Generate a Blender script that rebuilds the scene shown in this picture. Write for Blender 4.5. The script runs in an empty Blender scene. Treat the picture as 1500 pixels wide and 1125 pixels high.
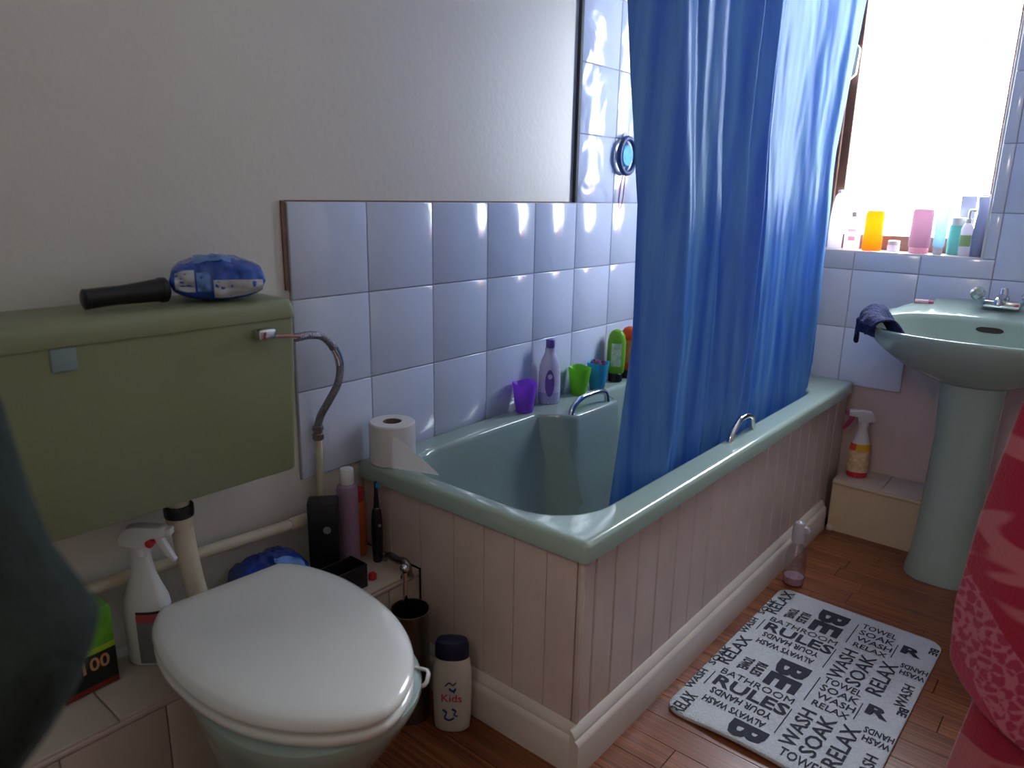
import bpy, bmesh, math, random
from mathutils import Vector, Matrix, noise
random.seed(4)
S = bpy.context.scene
C = S.collection

# ------------------------------------------------------------------ camera, world, exposure
cam_d = bpy.data.cameras.new('camera'); cam = bpy.data.objects.new('camera', cam_d); C.objects.link(cam)
FPX = 1071.5
cam_d.sensor_width = 36.0; cam_d.lens = FPX / 1500 * 36.0; cam_d.clip_start = 0.02
yaw, pitch, roll = -0.6919, -0.2541, 0.0179
fw = Vector((math.sin(yaw)*math.cos(pitch), math.cos(yaw)*math.cos(pitch), math.sin(pitch)))
rt = Vector((math.cos(yaw), -math.sin(yaw), 0)); up = rt.cross(fw)
rt, up = math.cos(roll)*rt + math.sin(roll)*up, -math.sin(roll)*rt + math.cos(roll)*up
M = Matrix.Identity(4)
for i in range(3):
    M[i][0] = rt[i]; M[i][1] = up[i]; M[i][2] = -fw[i]
M.translation = Vector((1.3417, -0.8807, 1.1282))
cam.matrix_world = M
cam_d.dof.use_dof = True; cam_d.dof.focus_distance = 1.75; cam_d.dof.aperture_fstop = 3.4
S.camera = cam

W_ = bpy.data.worlds.new('overcast_sky'); S.world = W_; W_.use_nodes = True
bg = W_.node_tree.nodes['Background']; bg.inputs['Color'].default_value = (0.80, 0.90, 1.0, 1); bg.inputs['Strength'].default_value = 15.0
S.view_settings.view_transform = 'Standard'; S.view_settings.look = 'None'; S.view_settings.gamma = 1.0
S.view_settings.use_curve_mapping = False; S.view_settings.exposure = 1.5

LANDING_FILL = 6.5     # watts of an unseen fill lamp, added behind the camera
# room dimensions (metres): x=0 tiled long wall, y=L window wall, z=0 floor
L = 1.838; RW = 0.673; RH = 0.508; Y0 = 0.15; T = 0.205; TV = 0.202; ZT = 1.1056
XR = 1.60; YF = -1.0; HC = 2.35
WX0, WX1, WZ0, WZ1 = 0.40, 0.990, 0.957, 1.95      # window opening
pl = bpy.data.lights.new('window_portal', 'AREA'); pl.shape = 'RECTANGLE'; pl.size = WX1-WX0; pl.size_y = WZ1-WZ0
pl.cycles.is_portal = True
po = bpy.data.objects.new('window_portal', pl); C.objects.link(po)
po.location = ((WX0+WX1)/2, L+0.16, (WZ0+WZ1)/2); po.rotation_euler = (-math.pi/2, 0, 0)

# ------------------------------------------------------------------ material helpers
def lin(c):
    c = c.lstrip('#'); v = [int(c[i:i+2], 16)/255 for i in (0, 2, 4)]
    return tuple((x/12.92 if x <= 0.04045 else ((x+0.055)/1.055)**2.4) for x in v) + (1,)
MATS = {}
def mat(name, col, rough=0.5, metal=0, var=0.06, vs=8.0, bump=0, bs=40, trans=0, coat=0, sss=0, translucent=0, spec=0.5, ior=1.45, alpha=1):
    if name in MATS: return MATS[name]
    m = bpy.data.materials.new(name); m.use_nodes = True; nt = m.node_tree; N = nt.nodes; b = N['Principled BSDF']
    c = lin(col)
    tc = N.new('ShaderNodeTexCoord')
    nz = N.new('ShaderNodeTexNoise'); nz.inputs['Scale'].default_value = vs; nz.inputs['Detail'].default_value = 3
    nt.links.new(tc.outputs['Object'], nz.inputs['Vector'])
    rp = N.new('ShaderNodeValToRGB'); rp.color_ramp.elements[0].position = 0.3; rp.color_ramp.elements[1].position = 0.7
    rp.color_ramp.elements[0].color = tuple(x*(1-var) for x in c[:3]) + (1,)
    rp.color_ramp.elements[1].color = tuple(min(1, x*(1+var)) for x in c[:3]) + (1,)
    nt.links.new(nz.outputs['Fac'], rp.inputs['Fac']); nt.links.new(rp.outputs['Color'], b.inputs['Base Color'])
    b.inputs['Roughness'].default_value = rough; b.inputs['Metallic'].default_value = metal
    b.inputs['Transmission Weight'].default_value = trans; b.inputs['Coat Weight'].default_value = coat
    b.inputs['Specular IOR Level'].default_value = spec; b.inputs['IOR'].default_value = ior; b.inputs['Alpha'].default_value = alpha
    if bump:
        n2 = N.new('ShaderNodeTexNoise'); n2.inputs['Scale'].default_value = bs; nt.links.new(tc.outputs['Object'], n2.inputs['Vector'])
        bp = N.new('ShaderNodeBump'); bp.inputs['Strength'].default_value = bump; bp.inputs['Distance'].default_value = 0.01
        nt.links.new(n2.outputs['Fac'], bp.inputs['Height']); nt.links.new(bp.outputs['Normal'], b.inputs['Normal'])
    if translucent:
        tr = N.new('ShaderNodeBsdfTranslucent'); nt.links.new(rp.outputs['Color'], tr.inputs['Color'])
        mx = N.new('ShaderNodeMixShader'); mx.inputs[0].default_value = translucent
        nt.links.new(b.outputs[0], mx.inputs[1]); nt.links.new(tr.outputs[0], mx.inputs[2])
        nt.links.new(mx.outputs[0], N['Material Output'].inputs['Surface'])
    MATS[name] = m; return m

PAINT = mat('wall_paint', '#d2cac0', 0.42, var=0.03, vs=2.5, bump=0.05, bs=60, spec=0.5)
PINKP = mat('pink_cream_paint', '#c8b3ae', 0.4, var=0.08, vs=5, bump=0.05, bs=30)
WOODP = mat('old_cream_gloss_paint', '#c9b8b2', 0.38, var=0.07, vs=9, bump=0.08, bs=25)
CREAM = mat('cream_gloss', '#cbc1b9', 0.28, var=0.05, vs=10)
CEIL = mat('ceiling_white', '#e6e4e0', 0.8, var=0.02)
GREEN = mat('sage_ceramic', '#96a89f', 0.16, var=0.02, vs=3, coat=0.4)
OLIVE = mat('olive_plastic', '#868b6a', 0.42, var=0.03, vs=3)
WHITE = mat('white_plastic', '#d9d8d4', 0.18, var=0.01, coat=0.3)
WHITEM = mat('white_matte_plastic', '#d6d5d4', 0.4, var=0.03)
PAPER = mat('tissue_paper', '#e6e2e2', 0.9, var=0.02, translucent=0.25, bump=0.1, bs=120)
CHROME = mat('chrome', '#c9ccd2', 0.08, metal=1, var=0.0)
STEEL = mat('dull_steel', '#8f8a86', 0.3, metal=1, var=0.1, vs=60)
BLACK = mat('black_plastic', '#15151a', 0.35, var=0.1)
SLOT = mat('dark_joint', '#1d1816', 0.8)
DARKSTRIP = mat('dark_edge', '#3a3a40', 0.6)
BROWN = mat('brown_adhesive', '#7c6252', 0.8, var=0.2, vs=30)
BROWNW = mat('brown_window_wood', '#6b4f44', 0.5, var=0.15, vs=20)
GROUT = mat('grout', '#a9a5b2', 0.8, var=0.08, vs=20)
NAVY = mat('navy_plastic', '#151b3c', 0.35)
RED = mat('red_plastic', '#c42a34', 0.35)
BLUEPK = mat('blue_film', '#1f4fb5', 0.22, var=0.35, vs=18, bump=0.5, bs=35, coat=0.4)

def tile_mat(name, bump):
    m = bpy.data.materials.new(name); m.use_nodes = True; nt = m.node_tree; N = nt.nodes; b = N['Principled BSDF']
    oi = N.new('ShaderNodeObjectInfo'); tc = N.new('ShaderNodeTexCoord')
    rp = N.new('ShaderNodeValToRGB'); rp.color_ramp.elements[0].color = lin('#c7cee1'); rp.color_ramp.elements[1].color = lin('#cbd1e4')
    nt.links.new(oi.outputs['Random'], rp.inputs['Fac']); nt.links.new(rp.outputs['Color'], b.inputs['Base Color'])
    b.inputs['Roughness'].default_value = 0.14; b.inputs['Coat Weight'].default_value = 0.25
    ad = N.new('ShaderNodeVectorMath'); ad.operation = 'ADD'
    ml = N.new('ShaderNodeVectorMath'); ml.operation = 'SCALE'; ml.inputs['Scale'].default_value = 1.0
    nt.links.new(oi.outputs['Location'], ml.inputs[0]); nt.links.new(tc.outputs['Object'], ad.inputs[0]); nt.links.new(ml.outputs[0], ad.inputs[1])
    nz = N.new('ShaderNodeTexNoise'); nz.inputs['Scale'].default_value = 9; nz.inputs['Detail'].default_value = 0.6; nz.inputs['Distortion'].default_value = 0.8
    nt.links.new(ad.outputs[0], nz.inputs['Vector'])
    bp = N.new('ShaderNodeBump'); bp.inputs['Strength'].default_value = bump; bp.inputs['Distance'].default_value = 0.012
    nt.links.new(nz.outputs['Fac'], bp.inputs['Height']); nt.links.new(bp.outputs['Normal'], b.inputs['Normal'])
    return m
TILE = tile_mat('glazed_white_tile', 0.16); TILEW = tile_mat('wavy_glazed_white_tile', 0.9)

def plank_mat():
    m = bpy.data.materials.new('brown_laminate'); m.use_nodes = True; nt = m.node_tree; N = nt.nodes; b = N['Principled BSDF']
    oi = N.new('ShaderNodeObjectInfo'); tc = N.new('ShaderNodeTexCoord')
    mp = N.new('ShaderNodeMapping'); mp.inputs['Scale'].default_value = (2.2, 90, 20)
    cb = N.new('ShaderNodeVectorMath'); cb.operation = 'ADD'
    nt.links.new(tc.outputs['Object'], cb.inputs[0]); nt.links.new(oi.outputs['Location'], cb.inputs[1]); nt.links.new(cb.outputs[0], mp.inputs['Vector'])
    nz = N.new('ShaderNodeTexNoise'); nz.inputs['Scale'].default_value = 1.6; nz.inputs['Detail'].default_value = 5; nt.links.new(mp.outputs[0], nz.inputs['Vector'])
    rp = N.new('ShaderNodeValToRGB'); e = rp.color_ramp.elements
    e[0].position = 0.30; e[0].color = lin('#522818'); e[1].position = 0.72; e[1].color = lin('#9a5d38')
    x = e.new(0.5); x.color = lin('#784126')
    nt.links.new(nz.outputs['Fac'], rp.inputs['Fac'])
    hs = N.new('ShaderNodeHueSaturation'); nt.links.new(rp.outputs['Color'], hs.inputs['Color'])
    mr = N.new('ShaderNodeMapRange'); mr.inputs['To Min'].default_value = 0.88; mr.inputs['To Max'].default_value = 1.12
    nt.links.new(oi.outputs['Random'], mr.inputs['Value']); nt.links.new(mr.outputs[0], hs.inputs['Value'])
    nt.links.new(hs.outputs[0], b.inputs['Base Color']); b.inputs['Roughness'].default_value = 0.33
    bp = N.new('ShaderNodeBump'); bp.inputs['Strength'].default_value = 0.06; bp.inputs['Distance'].default_value = 0.004
    nt.links.new(nz.outputs['Fac'], bp.inputs['Height']); nt.links.new(bp.outputs['Normal'], b.inputs['Normal'])
    return m
PLANK = plank_mat()

def glass_mat(name='window_glass', tint=(1, 1, 1, 1), f=0.08, rough=0.02):
    m = bpy.data.materials.new(name); m.use_nodes = True; nt = m.node_tree; N = nt.nodes
    t = N.new('ShaderNodeBsdfTransparent'); t.inputs['Color'].default_value = tint
    g = N.new('ShaderNodeBsdfGlossy'); g.inputs['Roughness'].default_value = rough
    mx = N.new('ShaderNodeMixShader'); mx.inputs[0].default_value = f
    nt.links.new(t.outputs[0], mx.inputs[1]); nt.links.new(g.outputs[0], mx.inputs[2]); nt.links.new(mx.outputs[0], N['Material Output'].inputs['Surface'])
    return m
GLASS = glass_mat()
CLEARP = glass_mat('clear_plastic', (0.86, 0.84, 0.88, 1), 0.16, 0.12)

# ------------------------------------------------------------------ geometry helpers
def link(name, me, m=None, parent=None, smooth=False, loc=None):
    o = bpy.data.objects.new(name, me); C.objects.link(o)
    if m is not None and not me.materials: me.materials.append(m)
    if smooth:
        for p in me.polygons: p.use_smooth = True
    if parent is not None: o.parent = parent
    if loc is not None: o.location = loc
    return o
def tag(o, label=None, cat=None, group=None, kind=None):
    if label: o['label'] = label
    if cat: o['category'] = cat
    if group: o['group'] = group
    if kind: o['kind'] = kind
    return o
def thing(name, label, cat, loc=(0, 0, 0), rz=0, group=None):
    o = bpy.data.objects.new(name, None); C.objects.link(o); o.location = loc; o.rotation_euler = (0, 0, rz); o.empty_display_size = 0.05
    return tag(o, label, cat, group)
def pyd(name, v, f, m, parent=None, smooth=True, loc=None):
    me = bpy.data.meshes.new(name); me.from_pydata([tuple(q) for q in v], [], f)
    bm = bmesh.new(); bm.from_mesh(me); bmesh.ops.recalc_face_normals(bm, faces=bm.faces); bm.to_mesh(me); bm.free(); me.update()
    return link(name, me, m, parent, smooth, loc)
def sharp(o, deg=40):
    o.data.set_sharp_from_angle(angle=math.radians(deg)); return o
def box_me(name, x0, x1, y0, y1, z0, z1, b=0.0, seg=2):
    bm = bmesh.new(); bmesh.ops.create_cube(bm, size=1)
    for v in bm.verts: v.co = Vector(((x0+x1)/2 + v.co.x*(x1-x0), (y0+y1)/2 + v.co.y*(y1-y0), (z0+z1)/2 + v.co.z*(z1-z0)))
    if b: bmesh.ops.bevel(bm, geom=bm.edges[:], offset=b, segments=seg, affect='EDGES', profile=0.5)
    me = bpy.data.meshes.new(name); bm.to_mesh(me); bm.free(); return me
def box(name, x0, x1, y0, y1, z0, z1, m, parent=None, b=0.0, seg=2, kind=None):
    o = link(name, box_me(name, x0, x1, y0, y1, z0, z1, b, seg), m, parent, smooth=b > 0)
    if b: sharp(o, 30 if seg == 1 else 50)
    if kind: o['kind'] = kind
    return o
def boxes(name, lst, m, parent=None, kind=None):
    bm = bmesh.new()
    for (x0, x1, y0, y1, z0, z1) in lst:
        r = bmesh.ops.create_cube(bm, size=1)
        for v in r['verts']: v.co = Vector(((x0+x1)/2 + v.co.x*(x1-x0), (y0+y1)/2 + v.co.y*(y1-y0), (z0+z1)/2 + v.co.z*(z1-z0)))
    me = bpy.data.meshes.new(name); bm.to_mesh(me); bm.free()
    o = link(name, me, m, parent)
    if kind: o['kind'] = kind
    return o
def loft(name, rings, m, parent=None, cap0=True, cap1=True, closed=True, smooth=True, loc=None, deg=None):
    n = len(rings[0]); v = [p for r in rings for p in r]; f = []
    for i in range(len(rings)-1):
        for j in range(n if closed else n-1):
            k = (j+1) % n; f.append((i*n+j, i*n+k, (i+1)*n+k, (i+1)*n+j))
    if cap0: f.append(tuple(range(n)))
    if cap1: f.append(tuple(range((len(rings)-1)*n, len(rings)*n)))
    o = pyd(name, v, f, m, parent, smooth, loc)
    if deg: sharp(o, deg)
    return o
def lathe(name, prof, m, parent=None, n=24, sx=1, sy=1, loc=None, axis='z', p=2.0, deg=35, cap0=True, cap1=True):
    rings = []
    for r, z in prof:
        ring = []
        for i in range(n):
            a = 2*math.pi*i/n; c, s = math.cos(a), math.sin(a)
            x = math.copysign(abs(c)**(2/p), c)*r*sx; y = math.copysign(abs(s)**(2/p), s)*r*sy
            ring.append((x, y, z) if axis == 'z' else ((z, x, y) if axis == 'x' else (x, z, y)))
        rings.append(ring)
    return loft(name, rings, m, parent, cap0=cap0, cap1=cap1, loc=loc, deg=deg)
def smoothpts(pts, k=6):
    P = [Vector(p) for p in pts]; out = []
    for i in range(len(P)-1):
        a = P[max(i-1, 0)]; b = P[i]; c = P[i+1]; d = P[min(i+2, len(P)-1)]
        for j in range(k):
            t = j/k
            out.append(0.5*((2*b) + (c-a)*t + (2*a-5*b+4*c-d)*t*t + (3*b-a-3*c+d)*t**3))
    out.append(P[-1]); return out
def tube(name, pts, r, m, parent=None, n=12, k=6, flat=1.0, loc=None):
    P = smoothpts(pts, k) if k > 1 else [Vector(p) for p in pts]
    rings = []; prev = None
    for i, q in enumerate(P):
        d = (P[min(i+1, len(P)-1)] - P[max(i-1, 0)]).normalized()
        if prev is None:
            u = d.orthogonal().normalized()
        else:
            u = (prev - d*prev.dot(d)).normalized()
        prev = u; w = d.cross(u); rr = r(i/(len(P)-1)) if callable(r) else r
        rings.append([q + rr*(math.cos(2*math.pi*j/n)*u + flat*math.sin(2*math.pi*j/n)*w) for j in range(n)])
    return loft(name, rings, m, parent, loc=loc, deg=60)
def prism(name, outline, t0, t1, m, parent=None, plane='yz', b=0.0, loc=None):
    """outline of 2-D points extruded; plane yz -> along x, xz -> along y, xy -> along z"""
    bm = bmesh.new()
    def P(u, v, t): return {'yz': (t, u, v), 'xz': (u, t, v), 'xy': (u, v, t)}[plane]
    lo = [bm.verts.new(P(u, v, t0)) for u, v in outline]; hi = [bm.verts.new(P(u, v, t1)) for u, v in outline]
    bm.faces.new(lo); bm.faces.new(hi); n = len(lo)
    for i in range(n): bm.faces.new((lo[i], lo[(i+1) % n], hi[(i+1) % n], hi[i]))
    bmesh.ops.recalc_face_normals(bm, faces=bm.faces)
    if b: bmesh.ops.bevel(bm, geom=bm.edges[:], offset=b, segments=2, affect='EDGES', profile=0.5, clamp_overlap=True)
    me = bpy.data.meshes.new(name); bm.to_mesh(me); bm.free()
    o = link(name, me, m, parent, smooth=True, loc=loc); return sharp(o, 40)
def rr(x0, x1, y0, y1, r, k=8, ms=10):
    """rounded rectangle, counter-clockwise, ms points along each side"""
    out = []
    cs = [((x1-r, y0+r), -90), ((x1-r, y1-r), 0), ((x0+r, y1-r), 90), ((x0+r, y0+r), 180)]
    for i, ((cx, cy), a0) in enumerate(cs):
        for j in range(k+1):
            a = math.radians(a0 + 90*j/k); out.append((cx+r*math.cos(a), cy+r*math.sin(a)))
        (nx, ny), na = cs[(i+1) % 4]
        p = out[-1]; q = (nx+r*math.cos(math.radians(na)), ny+r*math.sin(math.radians(na)))
        for j in range(1, ms): out.append((p[0]+(q[0]-p[0])*j/ms, p[1]+(q[1]-p[1])*j/ms))
    return out
def text(name, s, size, m, parent, mw, bold=0.0, ext=0.0, sx=1.0, font=None):
    cu = bpy.data.curves.new(name, 'FONT'); cu.body = s; cu.size = size; cu.align_x = 'LEFT'; cu.offset = bold; cu.extrude = ext; cu.resolution_u = 3
    t = bpy.data.objects.new(name, cu); C.objects.link(t)
    dg = bpy.context.evaluated_depsgraph_get(); me = bpy.data.meshes.new_from_object(t.evaluated_get(dg))
    bpy.data.objects.remove(t); me.transform(Matrix.Scale(sx, 4, (1, 0, 0))); me.transform(mw); me.materials.clear()
    return link(name, me, m, parent)
def join_me(name, objs, m, parent=None):
    bm = bmesh.new()
    for o in objs:
        tmp = o.data.copy(); tmp.transform(o.matrix_local); bm.from_mesh(tmp); bpy.data.meshes.remove(tmp)
    me = bpy.data.meshes.new(name); bm.to_mesh(me); bm.free()
    for o in objs: bpy.data.objects.remove(o)
    return link(name, me, m, parent)

# ------------------------------------------------------------------ setting: walls, floor, ceiling
th = 0.12
wl = box('wall_left', -th, 0, YF-th, L+th, -0.1, HC+0.05, PAINT, kind='structure')
WD = 0.17
wb = boxes('wall_back', [(0, WX0, L, L+WD, -0.1, HC+0.05), (WX1, XR+th, L, L+WD, -0.1, HC+0.05), (WX0, WX1, L, L+WD, -0.1, WZ0), (WX0, WX1, L, L+WD, WZ1, HC+0.05)], PINKP, kind='structure')
wr = box('wall_right', XR, XR+th, YF-th, L, -0.1, HC+0.05, PAINT, kind='structure')
DX0, DX1, DH = 0.86, 1.56, 2.02  # unseen doorway, added to let the fill light in
wf = boxes('wall_front', [(0, DX0, YF-th, YF, -0.1, HC+0.05), (DX1, XR, YF-th, YF, -0.1, HC+0.05), (DX0, DX1, YF-th, YF, DH, HC+0.05)], PAINT, kind='structure')
hallw = boxes('wall_added_landing', [(0.1, 2.3, -2.4, -2.3, -0.1, HC+0.05), (0.1, 0.2, -2.3, YF-th, -0.1, HC+0.05), (2.2, 2.3, -2.3, YF-th, -0.1, HC+0.05), (XR+th, 2.2, YF-th, YF, -0.1, HC+0.05), (0.2, 2.2, -2.3, YF-th, HC, HC+0.05)], PAINT, kind='structure')  # unseen landing, added to hold the fill lamp
hf = boxes('floor_added_landing', [(0.2, 2.2, -2.3, YF-th, -0.1, 0.0), (DX0, DX1, YF-th, YF, -0.1, 0.0)], mat('added_landing_carpet', '#8a7a6c', 0.95), kind='structure')  # floor of the added landing and doorway
lampl = bpy.data.lights.new('landing_fill', 'POINT'); lampl.energy = LANDING_FILL; lampl.color = (1.0, 0.9, 0.8); lampl.shadow_soft_size = 0.14  # added light without a fitting, brightens the near side of the room
lo_ = bpy.data.objects.new('landing_fill', lampl); C.objects.link(lo_); lo_.location = (1.2, -1.7, 2.0)
ce = box('ceiling', 0, XR, YF, L, HC, HC+0.05, CEIL, kind='structure')
fl = box('floor', 0, XR, YF, L, -0.1, -0.012, mat('floor_joint', '#2a1710', 0.7), kind='structure')
# laminate strips running across the room
pw = 0.071; lens = [0.30, 0.37, 0.44, 0.52]
pme = []
for l_ in lens: pme.append(box_me('plank', 0.0006, l_-0.0006, 0.0005, pw-0.0005, -0.012, 0, 0.0008, 1))
for me in pme: me.materials.append(PLANK)
y = YF; row = 0
while y < L - 0.17:
    x = -random.random()*0.25
    while x < XR:
        q = random.randrange(4)
        if x >= 0 and x + lens[q] <= XR + 0.02:
            o = link('plank', pme[q], None, fl, loc=(x, y, 0))
        else:
            a = max(x, 0.0); bnd = min(x+lens[q], XR)
            if bnd - a > 0.01:
                me = box_me('plank', 0.0006, bnd-a-0.0006, 0.0005, pw-0.0005, -0.012, 0, 0.0008, 1); me.materials.append(PLANK)
                link('plank', me, None, fl, loc=(a, y, 0))
        x += lens[q]
    y += pw; row += 1

# wall tiles (each a piece of its wall)
_tm = {}
def tile(parent, axis, a0, a1, z0, z1, g=0.0026, t=0.009, m=None):
    w = round(a1-a0, 4); h = round(z1-z0, 4); key = (axis, w, h, m is None)
    if key not in _tm:
        if axis == 'x': me = box_me('wall_tile', 0, t, -w/2+g/2, w/2-g/2, -h/2+g/2, h/2-g/2, 0.002, 2)
        else: me = box_me('wall_tile', -w/2+g/2, w/2-g/2, -t, 0, -h/2+g/2, h/2-g/2, 0.002, 2)
        me.materials.append(m or TILE)
        for p in me.polygons: p.use_smooth = True
        me.set_sharp_from_angle(angle=math.radians(60)); _tm[key] = me
    loc = (0.0, (a0+a1)/2, (z0+z1)/2) if axis == 'x' else ((a0+a1)/2, L, (z0+z1)/2)
    return link('wall_tile', _tm[key], None, parent, loc=loc)
for c in range(9):
    y0_, y1_ = c*T, min((c+1)*T, L-0.009)
    for r in range(3): tile(wl, 'x', y0_, y1_, ZT-(r+1)*TV, ZT-r*TV)
    if c >= 5:
        z = ZT
        while z < HC-0.01:
            tile(wl, 'x', y0_, y1_, z, min(z+TV, HC), m=TILEW); z += TV
gb = boxes('grout_bed', [(0, 0.0055, 0, L, ZT-3*TV, ZT), (0, 0.0055, 5*T, L, ZT, HC)], GROUT, wl)
ZB = 0.8956
def btile(x0, x1, z0, z1):
    if x1-x0 > 0.012 and z1-z0 > 0.012: tile(wb, 'y', x0, x1, z0, z1)
for c in range(8):
    x0, x1 = (0.009 if c == 0 else c*T), min((c+1)*T, XR)
    for z0, z1 in [(ZB+k*TV, min(ZB+(k+1)*TV, HC)) for k in range(-2, 8)]:
        if z0 >= HC: continue
        if c >= 4 and z0 < ZB-1.5*TV: continue
        if z1 <= WZ0+1e-6 or z0 >= WZ1 or x1 <= WX0 or x0 >= WX1: btile(x0, x1, z0, z1); continue
        zc0 = z0
        if z0 < WZ0: btile(x0, x1, z0, WZ0); zc0 = WZ0
        zc1 = z1
        if z1 > WZ1: btile(x0, x1, WZ1, z1); zc1 = WZ1
        if x0 < WX0: btile(x0, WX0, zc0, zc1)
        if x1 > WX1: btile(WX1, x1, zc0, zc1)
boxes('grout_bed', [(0.006, WX0, L-0.0055, L, ZB-2*TV, HC), (WX0, 4*T, L-0.0055, L, ZB-2*TV, WZ0), (4*T, WX1, L-0.0055, L, ZB-TV, WZ0), (WX0, WX1, L-0.0055, L, WZ1, HC), (WX1, XR, L-0.0055, L, ZB-TV, HC)], GROUT, wb)
tr = box('tile_edge_strip', 0, 0.011, 5*T-0.014, 5*T-0.001, ZT+0.001, HC, DARKSTRIP, b=0.001, kind='structure')  # dark grey strip down the side of the upper tiles
tr = box('trim_2', 0, 0.006, -0.011, -0.001, 0.925, ZT+0.002, BROWN, b=0.001, kind='structure')
tr = box('trim_3', 0, 0.003, 0, 5*T-0.015, ZT, ZT+0.003, BROWN, kind='structure')

# boxed-in ledges with tiled tops
LZ = 0.284; LX = 0.205
def ledge(name, x0, x1, y0, y1, z, face, n, axis, m=PINKP):
    o = box(name, x0, x1, y0, y1, 0, z-0.014, m, kind='structure')
    if axis == 'y':
        box('nosing', x0, x1+0.008, y0, y1, z-0.0165, z-0.006, m, o, b=0.003)
        st = (y1-y0)/n
        for i in range(n): box('ledge_tile', x0+0.001, x1+0.006, y0+i*st+0.001, y0+(i+1)*st-0.001, z-0.007, z, LT, o, b=0.0015)
        st2 = (y1-y0)/(n*1.0)
        for i in range(n): box('ledge_tile', x1-0.001, x1+0.006, y0+(i+.45)*st2+0.001, min(y1, y0+(i+1.45)*st2-0.001), 0.012, z-0.018, LT, o, b=0.0015)
    else:
        box('nosing', x0, x1, y0-0.008, y1, z-0.0165, z-0.006, m, o, b=0.003)
        st = (x1-x0)/n
        for i in range(n): box('ledge_tile', x0+i*st+0.001, x0+(i+1)*st-0.001, y0-0.006, y1-0.001, z-0.007, z, LT, o, b=0.0015)
    return o
LT = mat('ledge_tile_glaze', '#c3b4a8', 0.35, var=0.06, vs=6)
ledge('trim_4', 0, LX-0.006, YF, Y0+0.0166, LZ, 'x', 7, 'y')
ledge('trim_5', RW+0.012, XR, L-0.164, L, 0.19, 'y', 6, 'x', mat('cream_boarding', '#c9b79c', 0.5, var=0.04))

# ------------------------------------------------------------------ window
wn = box('window_1', WX0+0.001, WX1-0.001, L+0.10, L+0.14, WZ0+0.001, WZ0+0.055, BROWNW, b=0.004, kind='structure')
for n_, a in (('window_frame', (WX0+0.001, 0.528, L+0.085, L+0.145, WZ0+0.055, WZ1-0.001)), ('window_frame', (0.966, WX1-0.001, L+0.085, L+0.145, WZ0+0.055, WZ1-0.001)), ('window_frame', (0.528, 0.966, L+0.10, L+0.14, WZ1-0.06, WZ1-0.001))):
    box(n_, *a, BROWNW, wn, b=0.004)
box('sash_stile', 0.485, 0.500, L+0.07, L+0.0845, WZ0+0.06, WZ1-0.06, BROWNW, wn, b=0.003)
GB = mat('pale_glazing_bar', '#e8e6e2', 0.5)
xs = [0.528, 0.60, 0.745, 0.885, 0.966]; zs = [1.012, 1.085, 1.262, 1.44, 1.62, 1.89]
for x in xs[1:-1]: box('glazing_bar', x-0.0015, x+0.0015, L+0.108, L+0.118, 1.012, 1.89, GB, wn)
for z in zs[1:-1]: box('glazing_bar', 0.528, 0.966, L+0.1075, L+0.1185, z-0.0015, z+0.0015, GB, wn)
for i in range(4):
    for j in range(5):
        box('pane', xs[i]+0.002, xs[i+1]-0.002, L+0.111, L+0.115, zs[j]+0.002, zs[j+1]-0.002, GLASS, wn)
lt = prism('window_catch', [(0, 0), (0.022, 0.02), (0.026, 0.10), (0.014, 0.115), (0.002, 0.10), (0.0, 0.02)], L+0.055, L+0.0695, WHITE, wn, 'xz', 0.003, loc=(0.503, 0, 1.52))
sl = box('trim_6', WX0+0.001, WX1-0.001, L-0.008, L+0.099, WZ0-0.004, WZ0+0.004, mat('sill_glaze', '#dcd3d6', 0.2), b=0.002, kind='structure')
for i in range(1): box('trim_7', WX1-0.005, WX1+0.002, L-0.012, L-0.009, WZ0, WZ1, WHITEM, b=0.001, kind='structure')

# ------------------------------------------------------------------ bath
bath = thing('bath', 'sage green bath with rolled rim beside the white tiled wall', 'bath', (0, Y0, 0))
bx0, bx1, by0, by1 = 0.011, RW, 0.0, L-Y0-0.011
K, MS = 8, 46
outer = rr(bx0, bx1, by0, by1, 0.014, K, MS)
def off(o, d): return rr(bx0+d, bx1-d, by0+d, by1-d, max(0.014-d, 0.004), K, MS)
ix0, ix1, iy0, iy1 = 0.086, 0.606, 0.042, 1.520
def inner(d, dn=None, r=0.14, plat=1.0):
    dn = d if dn is None else dn
    pts = rr(ix0+d, ix1-d, iy0+dn, iy1-d, max(r-d*0.3, 0.05), K, MS); out = []
    for (x, y) in pts:
        def bump(y, a, b, s=0.022):
            return max(0, min(1, (y-a)/s)) * max(0, min(1, (b-y)/s))
        w = bump(y, 0.615, 0.915)
        w = w*w*(3-2*w)*plat
        if x < ix0+d+0.02: x = x + w*0.095*(1 if d < 0.05 else max(0.35, 1-d*6))
        out.append((x, y))
    return out
z = RH
R_ = []
R_.append([(x, y, z-0.042) for x, y in off(0, 0.004)])
R_.append([(x, y, z-0.040) for x, y in outer])
R_.append([(x, y, z-0.010) for x, y in outer])
R_.append([(x, y, z-0.003) for x, y in off(0, 0.003)])
R_.append([(x, y, z) for x, y in off(0, 0.010)])
R_.append([(x, y, z+0.0005) for x, y in off(0, 0.016)])
for d, dz in ((-0.006, 0.0), (0.0, -0.001), (0.005, -0.005), (0.008, -0.014)): R_.append([(x, y, z+dz) for x, y in inner(d)])
for d, dn, zz_ in ((0.014, 0.02, 0.42), (0.026, 0.05, 0.33), (0.04, 0.09, 0.24), (0.055, 0.13, 0.17), (0.075, 0.17, 0.135), (0.12, 0.24, 0.118)):
    R_.append([(x, y, zz_) for x, y in inner(d, dn, plat=1.0)])
shell = loft('shell', R_, GREEN, bath, cap0=False, cap1=True, deg=55)
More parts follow.
